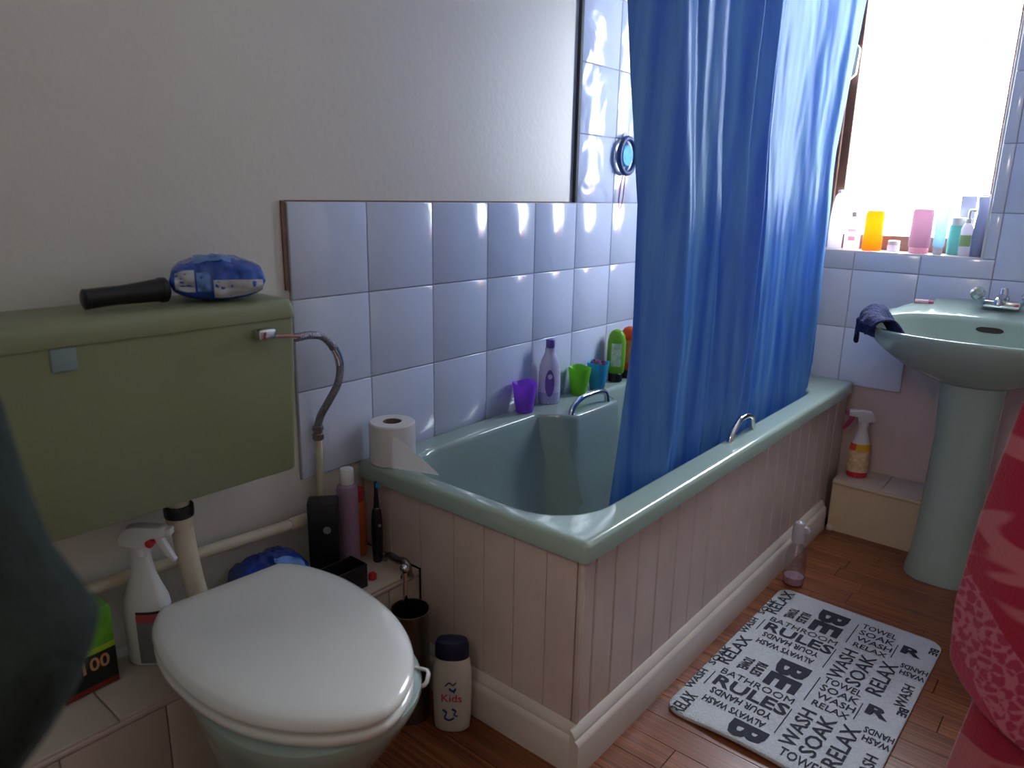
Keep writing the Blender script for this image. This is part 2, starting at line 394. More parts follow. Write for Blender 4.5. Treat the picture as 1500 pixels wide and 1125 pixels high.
def handle(x, y0, y1, zt, name='grab_handle'):
    return tube(name, [(x, y0, RH-0.004), (x, y0+0.012, RH+0.02), (x, y0+0.05, zt-0.004), (x, (y0+y1)/2, zt), (x, y1-0.04, zt-0.002), (x, y1-0.010, zt-0.016), (x, y1, RH-0.004)], 0.0085, CHROME, bath, 12, 6)
handle(0.170, 0.655, 0.850, RH+0.042); handle(0.618, 0.745, 0.895, RH+0.048)

# painted tongue-and-groove panelling under the bath
px, py = RW-0.017, Y0+0.017
def bbox(name, x0, x1, y0, y1, z0, z1, m, parent, b=0.0, seg=2): return box(name, x0, x1, y0-Y0, y1-Y0, z0, z1, m, parent, b, seg)
ZP = RH-0.043
pn = bbox('side_panel', px-0.019, px-0.0148, py+0.02, L-0.012, 0.0, ZP, SLOT, bath)
pe = bbox('end_panel', LX+0.010, px-0.020, py+0.0148, py+0.019, 0.0, ZP, SLOT, bath)
ys = [py, 0.213, 0.287, 0.378, 0.465, 0.552, 0.638]
while ys[-1] < L-0.08: ys.append(ys[-1]+0.089)
ys[-1] = L-0.012
for a, b_ in zip(ys[:-1], ys[1:]): bbox('panel_board', px-0.014, px, a+0.0013, b_-0.0013, 0, ZP, WOODP, pn, b=0.003, seg=1)
xs_ = [0.2085, 0.315, 0.404, 0.487, 0.570, px-0.0145]
for a, b_ in zip(xs_[:-1], xs_[1:]): bbox('panel_board', a+0.0007, b_-0.0007, py, py+0.014, 0, ZP, WOODP, pe, b=0.0012, seg=1)
for a, b_ in ((0.012, 0.11), (0.11, 0.2085)):
    bbox('panel_board', a+0.0007, b_-0.0007, py, py+0.014, LZ+0.002, ZP, WOODP, pe, b=0.0012, seg=1)
bbox('corner_bead', px-0.006, px+0.003, py-0.003, py+0.006, 0.106, RH-0.044, WOODP, pn, b=0.002)
# moulded skirting around the panel
def skirt(name, a, b, axis, sgn, at):
    prof = [(0, 0), (0.022, 0), (0.022, 0.072), (0.019, 0.080), (0.013, 0.084), (0.013, 0.090), (0.010, 0.094), (0.006, 0.102), (0.0, 0.105)]
    if axis == 'y': o = prism(name, [(at+p, z) for p, z in prof], a, b, CREAM, None, 'xz')
    else: o = prism(name, [(at-p, z) for p, z in prof], a, b, CREAM, None, 'yz')
    o['kind'] = 'structure'; return o
skirt('baseboard_bath', py-0.022, L-0.17, 'y', 1, px)
skirt('baseboard_bath_end', LX+0.008, px, 'x', 1, py)
o = box('trim_8', RW+0.012, RW+0.03, L-0.176, L-0.164, 0, 0.02, CREAM, b=0.003, kind='structure')

# ------------------------------------------------------------------ shower curtain
def curtain_mat():
    m = bpy.data.materials.new('blue_curtain'); m.use_nodes = True; nt = m.node_tree; N = nt.nodes; b = N.new('ShaderNodeBsdfDiffuse'); N.remove(N['Principled BSDF']); g = N.new('ShaderNodeBsdfGlossy')
    tc = N.new('ShaderNodeTexCoord'); mp = N.new('ShaderNodeMapping'); mp.inputs['Scale'].default_value = (5, 9, 0.7)
    nt.links.new(tc.outputs['Object'], mp.inputs['Vector'])
    nz = N.new('ShaderNodeTexNoise'); nz.inputs['Scale'].default_value = 2.5; nz.inputs['Detail'].default_value = 4; nt.links.new(mp.outputs[0], nz.inputs['Vector'])
    rp = N.new('ShaderNodeValToRGB'); rp.color_ramp.elements[0].position = 0.35; rp.color_ramp.elements[1].position = 0.7
    rp.color_ramp.elements[0].color = lin('#548bd8'); rp.color_ramp.elements[1].color = lin('#86badf')
    nt.links.new(nz.outputs['Fac'], rp.inputs['Fac']); nt.links.new(rp.outputs[0], b.inputs['Color'])
    g.inputs['Roughness'].default_value = 0.28; g.inputs['Color'].default_value = (0.85, 0.93, 1, 1)
    tr = N.new('ShaderNodeBsdfTranslucent'); nt.links.new(rp.outputs[0], tr.inputs['Color'])
    mx = N.new('ShaderNodeMixShader'); mx.inputs[0].default_value = 0.64
    nt.links.new(b.outputs[0], mx.inputs[1]); nt.links.new(tr.outputs[0], mx.inputs[2]); m2 = N.new('ShaderNodeMixShader'); m2.inputs[0].default_value = 0.024; nt.links.new(mx.outputs[0], m2.inputs[1]); nt.links.new(g.outputs[0], m2.inputs[2]); nt.links.new(m2.outputs[0], N['Material Output'].inputs['Surface'])
    mp2 = N.new('ShaderNodeMapping'); mp2.inputs['Scale'].default_value = (30, 40, 4); nt.links.new(tc.outputs['Object'], mp2.inputs['Vector'])
    n2 = N.new('ShaderNodeTexNoise'); n2.inputs['Scale'].default_value = 1.0; n2.inputs['Detail'].default_value = 2; nt.links.new(mp2.outputs[0], n2.inputs['Vector'])
    bp = N.new('ShaderNodeBump'); bp.inputs['Strength'].default_value = 0.12; bp.inputs['Distance'].default_value = 0.01
    nt.links.new(n2.outputs['Fac'], bp.inputs['Height']); nt.links.new(bp.outputs['Normal'], b.inputs['Normal']); nt.links.new(bp.outputs['Normal'], g.inputs['Normal'])
    return m
cur = thing('shower_curtain', 'blue satin shower curtain hanging in folds inside the bath', 'curtain', (0.55, 1.05, 0.25))
def lerp(t, pts):
    for (a, va), (b, vb) in zip(pts[:-1], pts[1:]):
        if t <= b: return va + (vb-va)*(t-a)/(b-a) if t > a else va
    return pts[-1][1]
def sm(x): x = max(0, min(1, x)); return x*x*(3-2*x)
NU, NZ = 260, 60
ridges = [(0.16, 0.045, 0.014), (0.235, 0.03, 0.02), (0.385, 0.03, -0.016), (0.44, 0.022, 0.022), (0.49, 0.03, 0.026), (0.535, 0.018, 0.02), (0.58, 0.02, 0.02), (0.94, 0.03, 0.012)]
v, f = [], []
for k in range(NZ+1):
    z = 0.25 + (1.97-0.25)*k/NZ
    yl = lerp(z, [(0.25, 0.42), (0.48, 0.435), (0.83, 0.492), (1.11, 0.483), (1.47, 0.408), (1.97, 0.32)])
    yr = lerp(z, [(0.25, 1.57), (0.46, 1.61), (0.60, 1.645), (0.93, 1.635), (1.28, 1.62), (1.745, 1.735), (1.97, 1.79)])
    for j in range(NU+1):
        u = j/NU
        drift = 0.035*math.sin(z*1.6)*(1-u)*u*4*0.4
        uu = u + drift
        am = 1-0.65*sm((u-0.5)/0.25)
        x = 0.542 + 0.026*sm(u/0.13)*(1-sm((u-0.14)/0.48)) + 0.026*sm((u-0.62)/0.33) + am*(0.014*math.sin(2*math.pi*(uu*2.1+0.15)) + 0.008*math.sin(2*math.pi*(uu*5.3+0.4) + z*0.8)) + 0.006*math.sin(2*math.pi*(u*1.2))*sm((u-0.6)/0.2)
        for c, w, a in ridges:
            cz = c + 0.012*math.sin(z*2.3+c*20)
            t = (uu-cz)/w; x += a*math.exp(-t*t*2)*(0.7+0.5*math.sin(z*1.7+c*13))
        # turned-back hem of the free edge
        if u < 0.055: x += 0.010*(1-u/0.055)**2*(-1)
        x += 0.002*noise.noise(Vector((u*40, z*7, 3)))
        if z < 0.5: x -= 0.03*sm((0.5-z)/0.25)
        v.append((x-0.55, yl+(yr-yl)*u-1.05, z-0.25))
n = NU+1
for k in range(NZ):
    for j in range(NU): f.append((k*n+j, k*n+j+1, (k+1)*n+j+1, (k+1)*n+j))
cs = pyd('curtain_sheet', v, f, curtain_mat(), cur)
md = cs.modifiers.new('thickness', 'SOLIDIFY'); md.thickness = 0.0012
rod = tag(tube('curtain_rod', [(0.545, L-0.011, 1.985), (0.545, 0.9, 1.985), (0.545, -0.05, 1.985), (0.45, -0.12, 1.985), (0.011, -0.12, 1.985)], 0.012, WHITEM, None, 12, 6), 'white curtain rod above the blue shower curtain', 'rod')
for i in range(10):
    t = i/9; y_ = 0.32 + 1.46*t
    tube('ring', [(0.545-0.55+0.017*math.cos(a), y_-1.05, 1.985-0.25-0.002+0.0185*math.sin(a)) for a in [2*math.pi*q/12 for q in range(13)]], 0.0022, WHITEM, cur, 6, 1)

# ------------------------------------------------------------------ cistern with hose and pipes
ci = thing('cistern', 'olive green low level toilet cistern mounted on the painted wall', 'cistern', (0, -0.38, 0.60))
cy0, cy1 = -0.672, -0.098; oy = -0.38; oz = 0.60
def crings(lst, x0=0.002):
    R = []
    for (xf, ya, yb, z, r) in lst: R.append([(x, y-oy, z-oz) for x, y in rr(x0, xf, ya, yb, r, 5, 3)])
    return R
loft('body', crings([(0.155, cy0+0.015, cy1-0.012, 0.600, 0.012), (0.158, cy0+0.012, cy1-0.010, 0.603, 0.014), (0.166, cy0+0.003, cy1-0.003, 0.80, 0.015), (0.168, cy0+0.002, cy1-0.002, 0.899, 0.015)]), OLIVE, ci, deg=50)
loft('lid', crings([(0.171, cy0, cy1, 0.900, 0.016), (0.172, cy0-0.001, cy1+0.001, 0.904, 0.017), (0.171, cy0, cy1, 0.921, 0.017), (0.167, cy0+0.004, cy1-0.004, 0.930, 0.016), (0.160, cy0+0.011, cy1-0.011, 0.9345, 0.014), (0.14, cy0+0.03, cy1-0.03, 0.936, 0.012)]), OLIVE, ci, deg=60)
box('badge', 0.166, 0.1705, -0.514-oy, -0.478-oy, 0.863-oz, 0.899-oz, mat('grey_blue_sticker', '#7f9292', 0.4), ci, b=0.0025)
lv = box('flush_lever', 0.168, 0.195, -0.192-oy, -0.158-oy, 0.869-oz, 0.889-oz, CHROME, ci, b=0.005, seg=3)
tube('lever_arm', [(0.186, -0.158-oy, 0.872-oz), (0.184, -0.13-oy, 0.869-oz), (0.180, -0.101-oy, 0.864-oz)], 0.0038, mat('pinkish_plastic', '#b07a7c', 0.3), lv, 10, 5, 0.7)

BRAID = mat('braided_steel', '#8d8a92', 0.35, metal=0.8, var=0.25, vs=220, bump=0.4, bs=260)
hs = thing('water_supply_hose', 'braided steel flexible hose from the cistern to the cream pipe', 'hose', (0.08, 0.0, 0.6))
hp = [(0.08, -0.040, 0.840), (0.08, -0.012, 0.841), (0.08, 0.020, 0.834), (0.078, 0.045, 0.810), (0.076, 0.064, 0.772), (0.074, 0.060, 0.728), (0.060, 0.045, 0.688), (0.036, 0.038, 0.650), (0.024, 0.036, 0.622)]
hp = [(x-0.08, y, z-0.6) for x, y, z in hp]
tube('hose', hp, 0.0085, BRAID, hs, 12, 6)
tube('crimp', [(-0.0015, 0.048, 0.206), (-0.003, 0.059, 0.186), (-0.004, 0.064, 0.166)], 0.0096, CHROME, hs, 12, 4)
lathe('coupling', [(0.010, 0), (0.0125, 0.002), (0.0125, 0.014), (0.010, 0.016), (0.010, 0.022), (0.0125, 0.024), (0.0125, 0.032), (0.009, 0.034)], STEEL, hs, 8, loc=(-0.056, 0.036, -0.010), deg=20)
lathe('inlet_nut', [(0.0115, -0.098), (0.0115, -0.078), (0.009, -0.070), (0.009, -0.038)], STEEL, hs, 8, loc=(0, 0, 0.240), axis='y', deg=20)
PIPE = mat('cream_pipe_paint', '#cbbfa9', 0.4, var=0.06, vs=25)
pp = thing('water_pipe', 'cream painted water pipe running low along the wall to the bath', 'pipe', (0.024, 0.036, LZ))
tube('riser', [(0, 0, 0.001), (0, 0, 0.1), (0, 0, 0.2), (0, 0, 0.307)], 0.0085, PIPE, pp, 12, 2)
hpipe = thing('waste_pipe', 'thick cream waste pipe running along the wall above the ledge', 'pipe', (0.03, -0.3, 0.43))
tube('pipe', [(0, 0.29, -0.016), (0, 0.0, 0.0), (0, -0.35, 0.012)], 0.0125, PIPE, hpipe, 12, 3)
lathe('coupling', [(0.0155, -0.022), (0.0155, 0.022)], PIPE, hpipe, 14, loc=(0, 0.268, -0.0145), axis='y')
fp = thing('flush_pipe', 'cream flush pipe with black rubber collar behind the toilet', 'pipe', (0.072, -0.306, 0.39))
tube('pipe', [(0, -0.004, 0.209), (0, -0.002, 0.15), (0.002, 0.004, 0.06), (0.014, 0.010, -0.015), (0.055, 0.014, -0.043), (0.100, 0.016, -0.048)], 0.0195, PIPE, fp, 14, 5)
lathe('rubber_collar', [(0.020, 0.150), (0.0255, 0.150), (0.0265, 0.153), (0.0265, 0.169), (0.0255, 0.172), (0.020, 0.172)], BLACK, fp, 20, loc=(0, -0.003, 0))
lathe('nut', [(0.0235, 0.128), (0.0245, 0.13), (0.0245, 0.149)], PIPE, fp, 12, loc=(0, -0.003, 0))

# ------------------------------------------------------------------ toilet
ta = math.atan2(-0.030, 0.495)
to = thing('toilet', 'green toilet pan with closed white seat and lid', 'toilet', (0.15, -0.277, 0), ta)
HWP = [(0, 0.112), (0.02, 0.130), (0.06, 0.152), (0.13, 0.170), (0.2, 0.174), (0.28, 0.168), (0.35, 0.150), (0.41, 0.119), (0.455, 0.082), (0.48, 0.049), (0.492, 0.024), (0.497, 0)]
def hw(s):
    for i in range(len(HWP)-1):
        if s <= HWP[i+1][0]:
            return HWP[i][1] + (HWP[i+1][1]-HWP[i][1])*(s-HWP[i][0])/(HWP[i+1][0]-HWP[i][0])
    return 0
side = smoothpts([(a, b_, 0) for a, b_ in HWP], 5)
def dshape(d=0.0, x0=0.0, z=0.0, xs=1.0):
    pts = []
    right = [(p.x, p.y) for p in side]
    back = [(0, -0.112 + 0.224*i/8) for i in range(1, 8)]
    full = [(x, -y) for x, y in right][::1] + [(x, y) for x, y in right[::-1]][1:] + [(x, y) for x, y in back[::-1]]
    cx, cy = 0.235, 0
    for x, y in full:
        v_ = Vector((x-cx, y)); l_ = v_.length
        v_ = v_*(1-d/l_) if l_ > 1e-6 else v_
        pts.append((cx+v_.x*xs+x0, v_.y, z))
    return pts
loft('lid', [dshape(0.012, 0, 0.3985), dshape(0.004, 0, 0.4000), dshape(0.001, 0, 0.4030), dshape(-0.001, 0, 0.408), dshape(0.003, 0, 0.4155), dshape(0.012, 0, 0.4195), dshape(0.04, 0, 0.4215), dshape(0.11, 0, 0.4225)], WHITE, to, deg=70)
seat_ = loft('seat', [dshape(0.008, 0, 0.377), dshape(0.002, 0, 0.379), dshape(0.0, 0, 0.386), dshape(0.0, 0, 0.391), dshape(0.005, 0, 0.3945), dshape(0.02, 0, 0.3965)], WHITE, to, deg=70)
def pan(x0, x1, h, z, e=2.2):
    cx, a = (x0+x1)/2, (x1-x0)/2; out = []
    for i in range(48):
        t = 2*math.pi*i/48; c, s = math.cos(t), math.sin(t)
        out.append((cx+math.copysign(abs(c)**(2/e), c)*a, math.copysign(abs(s)**(2/e), s)*h, z))
    return out
loft('pan', [pan(0.09, 0.34, 0.115, 0.0), pan(0.09, 0.335, 0.112, 0.03), pan(0.085, 0.33, 0.105, 0.10), pan(0.085, 0.36, 0.113, 0.18), pan(0.085, 0.415, 0.134, 0.25), pan(0.082, 0.455, 0.152, 0.31), pan(0.075, 0.476, 0.162, 0.345), pan(0.07, 0.484, 0.166, 0.362), pan(0.07, 0.484, 0.166, 0.372), pan(0.08, 0.476, 0.158, 0.3765)], GREEN, to, deg=60)
box('mounting_shelf', 0.06, 0.13, -0.115, 0.115, 0.30, 0.372, GREEN, to, b=0.012, seg=3)
for s in (-1, 1): lathe('hinge', [(0.009, -0.018), (0.009, 0.018)], WHITE, seat_, 14, loc=(0.004, s*0.075, 0.393), axis='y')

rb = thing('rim_block_hanger', 'white wire rim freshener hanger poking out beside the toilet seat', 'hanger', (0.56, -0.185, 0.37))
tube('wire', [(-0.035, -0.007, 0.0055), (0.0, 0.008, 0.006), (0.024, 0.016, 0.008), (0.034, 0.008, 0.004), (0.036, -0.002, -0.004), (0.020, -0.014, -0.008), (-0.012, -0.028, -0.006)], 0.0028, WHITEM, rb, 8, 2, 1.4)

# ------------------------------------------------------------------ things on the cistern
hb = thing('hand_tool', 'black hand tool with long round grip lying on the cistern lid', 'tool', (0.10, -0.36, 0.936))
tube('shaft', [(0, -0.068, 0.021), (0, -0.04, 0.0225), (0.0, 0.0, 0.0235), (0.0, 0.046, 0.026)], lambda t: 0.0162-0.0012*t if t < 0.5 else 0.0156+0.010*(t-0.5)**1.2, BLACK, hb, 16, 5)
lathe('end_cap', [(0.013, -0.001), (0.0165, 0.001), (0.0165, 0.006), (0.0145, 0.008)], BLACK, hb, 16, loc=(0, -0.0745, 0.021), axis='y')
lathe('tool_head', [(0.0205, 0), (0.021, 0.002), (0.021, 0.010), (0.018, 0.013)], BLACK, hb, 18, loc=(0, 0.0435, 0.0255), axis='y')
def packet(name, label, loc, rz, sx, sy, sz, m, seed, strip=None):
    t = thing(name, label, 'packet', loc, rz)
    rings = []
    for i in range(33):
        u = i/32; a = max(0.12, math.sin(math.pi*u)**0.28) if 0 < u < 1 else 0.12
        ring = []
        for j in range(28):
            th_ = 2*math.pi*j/28; c, s = math.cos(th_), math.sin(th_)
            y = math.copysign(abs(c)**0.7, c)*sy/2*(0.82+0.18*a); z = sz/2+math.copysign(abs(s)**0.75, s)*sz/2*max(a, 0.12)
            nn = noise.noise(Vector((u*5+seed, c*2.2, s*2.2)))*0.16 + abs(noise.noise(Vector((u*8+seed, c*3, s*3))))*-0.22 + noise.noise(Vector((u*16+seed, c*6, s*6)))*0.07 + 0.06
            k = 1 + nn
            ring.append(((u-0.5)*sx, y*k, max(0.0015, sz/2+(z-sz/2)*(k if s > 0 else 1))))
        rings.append(ring)
    loft('wrapper', rings, m, t)
    if strip:
        for (u0, u1, a0, a1, mm) in strip:
            v, f = [], []; nu, na = 8, 10
            for i in range(nu+1):
                u = u0+(u1-u0)*i/nu; a = max(0.12, math.sin(math.pi*u)**0.28)
                for j in range(na+1):
                    th_ = math.radians(a0+(a1-a0)*j/na); c, s = math.cos(th_), math.sin(th_)
                    y = math.copysign(abs(c)**0.7, c)*sy/2*(0.82+0.18*a); zc = math.copysign(abs(s)**0.75, s)*sz/2*max(a, 0.12)
                    nn = noise.noise(Vector((u*5+seed, c*2.2, s*2.2)))*0.16 + abs(noise.noise(Vector((u*8+seed, c*3, s*3))))*-0.22 + noise.noise(Vector((u*16+seed, c*6, s*6)))*0.07 + 0.06
                    k = 1+nn
                    v.append(((u-0.5)*sx, y*k*1.03, sz/2+zc*(k if s > 0 else 1)*1.03))
            for i in range(nu):
                for j in range(na): f.append((i*(na+1)+j, i*(na+1)+j+1, (i+1)*(na+1)+j+1, (i+1)*(na+1)+j))
            pyd('printed_label', v, f, mm, t)
    return t
LAB = mat('pale_label_film', '#b9bcc6', 0.3, var=0.15, vs=60)
LAB2 = mat('light_blue_film', '#5d86c8', 0.25, var=0.3, vs=30)
packet('wipes_packet', 'crumpled blue plastic packet with pale label on the cistern lid', (0.100, -0.210, 0.9365), math.radians(62), 0.155, 0.115, 0.075, BLUEPK, 3.0,
       [(0.45, 0.97, 178, 222, LAB), (0.25, 0.65, 70, 125, LAB2), (0.06, 0.26, 150, 205, LAB), (0.28, 0.42, 160, 200, LAB2)])

# ------------------------------------------------------------------ bottles helper
def bottle(name, label, cat, loc, prof, m, cap=None, capm=None, sx=1, sy=1, p=2.0, rz=0, bands=(), group=None, n=28):
    t = thing(name, label, cat, loc, rz, group)
    lathe('body', prof, m, t, n, sx, sy, p=p)
    if cap: lathe('cap', cap, capm, t, n, sx if len(cap) > 50 else 1, 1)
    for (z0, z1, a0, a1, mm) in bands:
        v, f = [], []; nz, na = 6, 16
        def rad(z):
            for (r0, q0), (r1, q1) in zip(prof[:-1], prof[1:]):
                if q0 <= z <= q1 and q1 > q0: return r0+(r1-r0)*(z-q0)/(q1-q0)
            return prof[-1][0]
        for i in range(nz+1):
            z = z0+(z1-z0)*i/nz; r = rad(z)+0.0006
            for j in range(na+1):
                a = math.radians(a0+(a1-a0)*j/na); c, s = math.cos(a), math.sin(a)
                v.append((math.copysign(abs(c)**(2/p), c)*r*sx*1.008, math.copysign(abs(s)**(2/p), s)*r*sy*1.008, z))
        for i in range(nz):
            for j in range(na): f.append((i*(na+1)+j, i*(na+1)+j+1, (i+1)*(na+1)+j+1, (i+1)*(na+1)+j))
        pyd('printed_label', v, f, mm, t)
    return t
def cyl(r, z0, z1, b=0.0015): return [(r-b, z0), (r, z0+b), (r, z1-b), (r-b, z1)]
# direction (degrees) towards the camera for labels, in world
def face(x, y): return math.degrees(math.atan2(-0.88-y, 1.34-x))

# toilet roll on the bath corner with its loose sheet
rl = thing('toilet_roll', 'white toilet roll with loose sheet standing on the bath corner', 'toilet roll', (0.078, 0.205, RH+0.001))
R0, Ri, h_ = 0.054, 0.022, 0.098
rings = []
for r, z in ((Ri, 0), (R0-0.002, 0), (R0, 0.003), (R0, h_-0.003), (R0-0.003, h_), (Ri+0.001, h_), (Ri, h_-0.002)):
    rings.append([(r*math.cos(2*math.pi*i/40), r*math.sin(2*math.pi*i/40), z) for i in range(40)])
loft('paper', rings, PAPER, rl, cap0=False, cap1=False, deg=40)
rings = [[((Ri-d)*math.cos(2*math.pi*i/24), (Ri-d)*math.sin(2*math.pi*i/24), z) for i in range(24)] for d, z in ((0, 0), (0, h_-0.001), (0.0012, h_-0.001), (0.0012, 0))]
loft('cardboard_tube', rings, mat('cardboard', '#75655a', 0.9), rl, cap0=False, cap1=False, deg=40)
# sheet leaves the roll tangentially and lies down across the rim
v, f = [], []
a0 = math.radians(-62); pth = []
for i in range(14):
    a = math.radians(-150 + 88*i/13); pth.append((math.cos(a)*(R0+0.0008), math.sin(a)*(R0+0.0008)))
tx, ty = -math.sin(a0), math.cos(a0)
for i in range(1, 15): pth.append((pth[13][0]+tx*0.0102*i, pth[13][1]+ty*0.0092*i - 0.00005*i*i))
npt = len(pth)
for i, (x, y) in enumerate(pth):
    q = max(0, i-12)/(npt-13)
    top = h_-0.004 - (h_-0.010)*min(1, q)**1.25
    for j in range(9):
        s = j/8
        v.append((x+0.004*q*math.sin(s*3), y-0.002*q, 0.002+(top-0.002)*s))
for i in range(npt-1):
    for j in range(8): f.append((i*9+j, i*9+j+1, (i+1)*9+j+1, (i+1)*9+j))
pyd('loose_sheet', v, f, PAPER, rl)

# cups and bottles along the bath rim
def tumbler(name, label, loc, m, rz=0):
    t = thing(name, label, 'cup', loc, rz, 'plastic cups on the bath rim')
    rings = []
    n = 32; hgt = 0.088
    def ring(r, z, wav=0, dz=0): return [(r*(1+wav*math.cos(3*a))*math.cos(a), r*(1+wav*math.cos(3*a))*math.sin(a), z+dz*math.cos(3*a+0.6)) for a in [2*math.pi*i/n for i in range(n)]]
    rings = [ring(0.023, 0), ring(0.025, 0.002), ring(0.031, 0.04), ring(0.037, hgt-0.002, 0.02, 0.003), ring(0.0368, hgt, 0.02, 0.003), ring(0.0355, hgt-0.001, 0.02, 0.003), ring(0.0295, 0.04), ring(0.023, 0.005)]
    loft('cup_wall', rings, m, t, deg=60)
    return t
def plas(name, col, tl=0.35): return mat(name, col, 0.3, var=0.03, translucent=tl)
tumbler('plastic_cup', 'purple plastic cup on the bath rim beside the lilac bottle', (0.052, 0.735, RH+0.001), plas('purple_plastic', '#b56cf0', 0.5))
tumbler('plastic_cup', 'lime green plastic cup on the bath rim near the grab handle', (0.056, 1.008, RH+0.001), plas('lime_plastic', '#84d236', 0.45), 0.4)
tc_ = tumbler('plastic_cup', 'teal blue plastic cup on the bath rim holding a small purple item', (0.058, 1.112, RH+0.001), plas('teal_plastic', '#45b2d6', 0.45), 0.9)
scr = thing('hair_scrunchie', 'small dark purple ruffled scrunchie inside the teal cup', 'scrunchie', (0.058, 1.112, RH+0.070))
tube('ruffle', [(0.017*math.cos(a)*(1+0.15*math.cos(5*a)), 0.017*math.sin(a)*(1+0.15*math.cos(5*a)), 0.012+0.006*math.sin(7*a)) for a in [2*math.pi*i/30 for i in range(31)]], lambda t: 0.008+0.002*math.sin(t*60), mat('dark_purple_cloth', '#5b2b52', 0.8, var=0.5, vs=90), scr, 8, 1)
fa = face(0.04, 0.85)
LIL = mat('lilac_white_plastic', '#d9d5ea', 0.3, var=0.02, translucent=0.2)
PURL = mat('purple_label', '#7b58ad', 0.4, var=0.2, vs=80)
wb_ = bottle('lotion_bottle', 'white and lilac lotion bottle with purple cap on the bath rim', 'bottle', (0.046, 0.862, RH+0.001),
       [(0.030, 0), (0.033, 0.004), (0.0345, 0.03), (0.034, 0.08), (0.032, 0.115), (0.027, 0.135), (0.019, 0.15), (0.016, 0.158), (0.016, 0.172)], LIL,
       [(0.013, 0.172), (0.0135, 0.173), (0.0135, 0.196), (0.012, 0.198)], mat('purple_cap', '#6d5aa8', 0.35), 1.0, 0.74, rz=math.radians(50),
       bands=[(0.0, 0.036, 0, 360, mat('lilac_liquid', '#a9a6cf', 0.3))])
# oval label
v = []; f = []
ad = math.radians(-98)
v.append(None)
def onb(th_, z):
    r = 0.0350 if z < 0.09 else 0.0336
    return (r*math.cos(th_)*1.012, r*0.74*math.sin(th_)*1.02, z)
v = [onb(ad, 0.068)]
for i in range(24):
    a = 2*math.pi*i/24; v.append(onb(ad+0.42*math.cos(a), 0.066+0.042*math.sin(a)))
f = [(0, i+1, (i+1) % 24+1) for i in range(24)]
pyd('printed_label', v, f, PURL, wb_)
v = [tuple(1.003*c for c in onb(ad+0.02, 0.088)[:2]) + (0.088,)]
for i in range(16):
    a = 2*math.pi*i/16; q = onb(ad+0.02+0.2*math.cos(a), 0.088+0.009*math.sin(a)); v.append((q[0]*1.004, q[1]*1.004, q[2]))
pyd('printed_label', v, [(0, i+1, (i+1) % 16+1) for i in range(16)], LIL, wb_)
gelp = [(0.024, 0), (0.026, 0.003), (0.028, 0.03), (0.0285, 0.07), (0.028, 0.11), (0.024, 0.132), (0.016, 0.145), (0.004, 0.151)]
for nm, lab, loc, c1 in (('shower_gel_bottle', 'green shower gel bottle with black base on the bath rim', (0.05, 1.235, RH+0.001), plas('green_gel', '#86c23a')),
                         ('shower_gel_bottle', 'orange shower gel bottle half hidden by the blue curtain', (0.05, 1.315, RH+0.001), plas('orange_gel', '#e8622a'))):
    t = bottle(nm, lab, 'bottle', loc, [(r, z+0.030) for r, z in gelp], c1, cyl(0.024, 0, 0.0297), BLACK, 1.1, 0.8, rz=math.radians(30), group='shower gels',
           bands=[(0.055, 0.135, -120, -55, mat('pale_green_print', '#c8dcae', 0.4, var=0.3, vs=70) if 'green' in lab else mat('pale_orange_print', '#f0905a', 0.4, var=0.3, vs=70))])

# blue loop hanging on the tiles near the curtain
sg = thing('bath_scrubber', 'dark blue bath scrubber loop hanging on a red cord on the tiles', 'scrubber', (0.012, 1.278, 1.22))
tube('loop', [(0.014, 0.05*math.cos(a), 0.035+0.055*math.sin(a)) for a in [2*math.pi*i/20 for i in range(21)]], 0.0085, mat('navy_rubber', '#24386e', 0.5), sg, 10, 1)
lathe('pad', [(0.03, 0.002), (0.034, 0.006), (0.034, 0.012), (0.03, 0.016)], mat('sky_blue_foam', '#5fb2dd', 0.7, var=0.2, vs=60), sg, 20, loc=(0, 0, 0.035), axis='x')
tube('cord', [(0.008, -0.01, -0.02), (0.008, -0.022, -0.06), (0.008, -0.03, -0.115), (0.008, -0.018, -0.13), (0.008, -0.006, -0.10), (0.008, 0.0, -0.05), (0.008, 0.004, -0.02)], 0.0016, mat('red_cord', '#b04a5c', 0.7), sg, 6, 4)
lathe('suction_hook', [(0.016, 0.0005), (0.014, 0.004), (0.006, 0.009), (0.004, 0.018)], CLEARP, sg, 16, loc=(-0.002, 0.0, 0.094), axis='x')

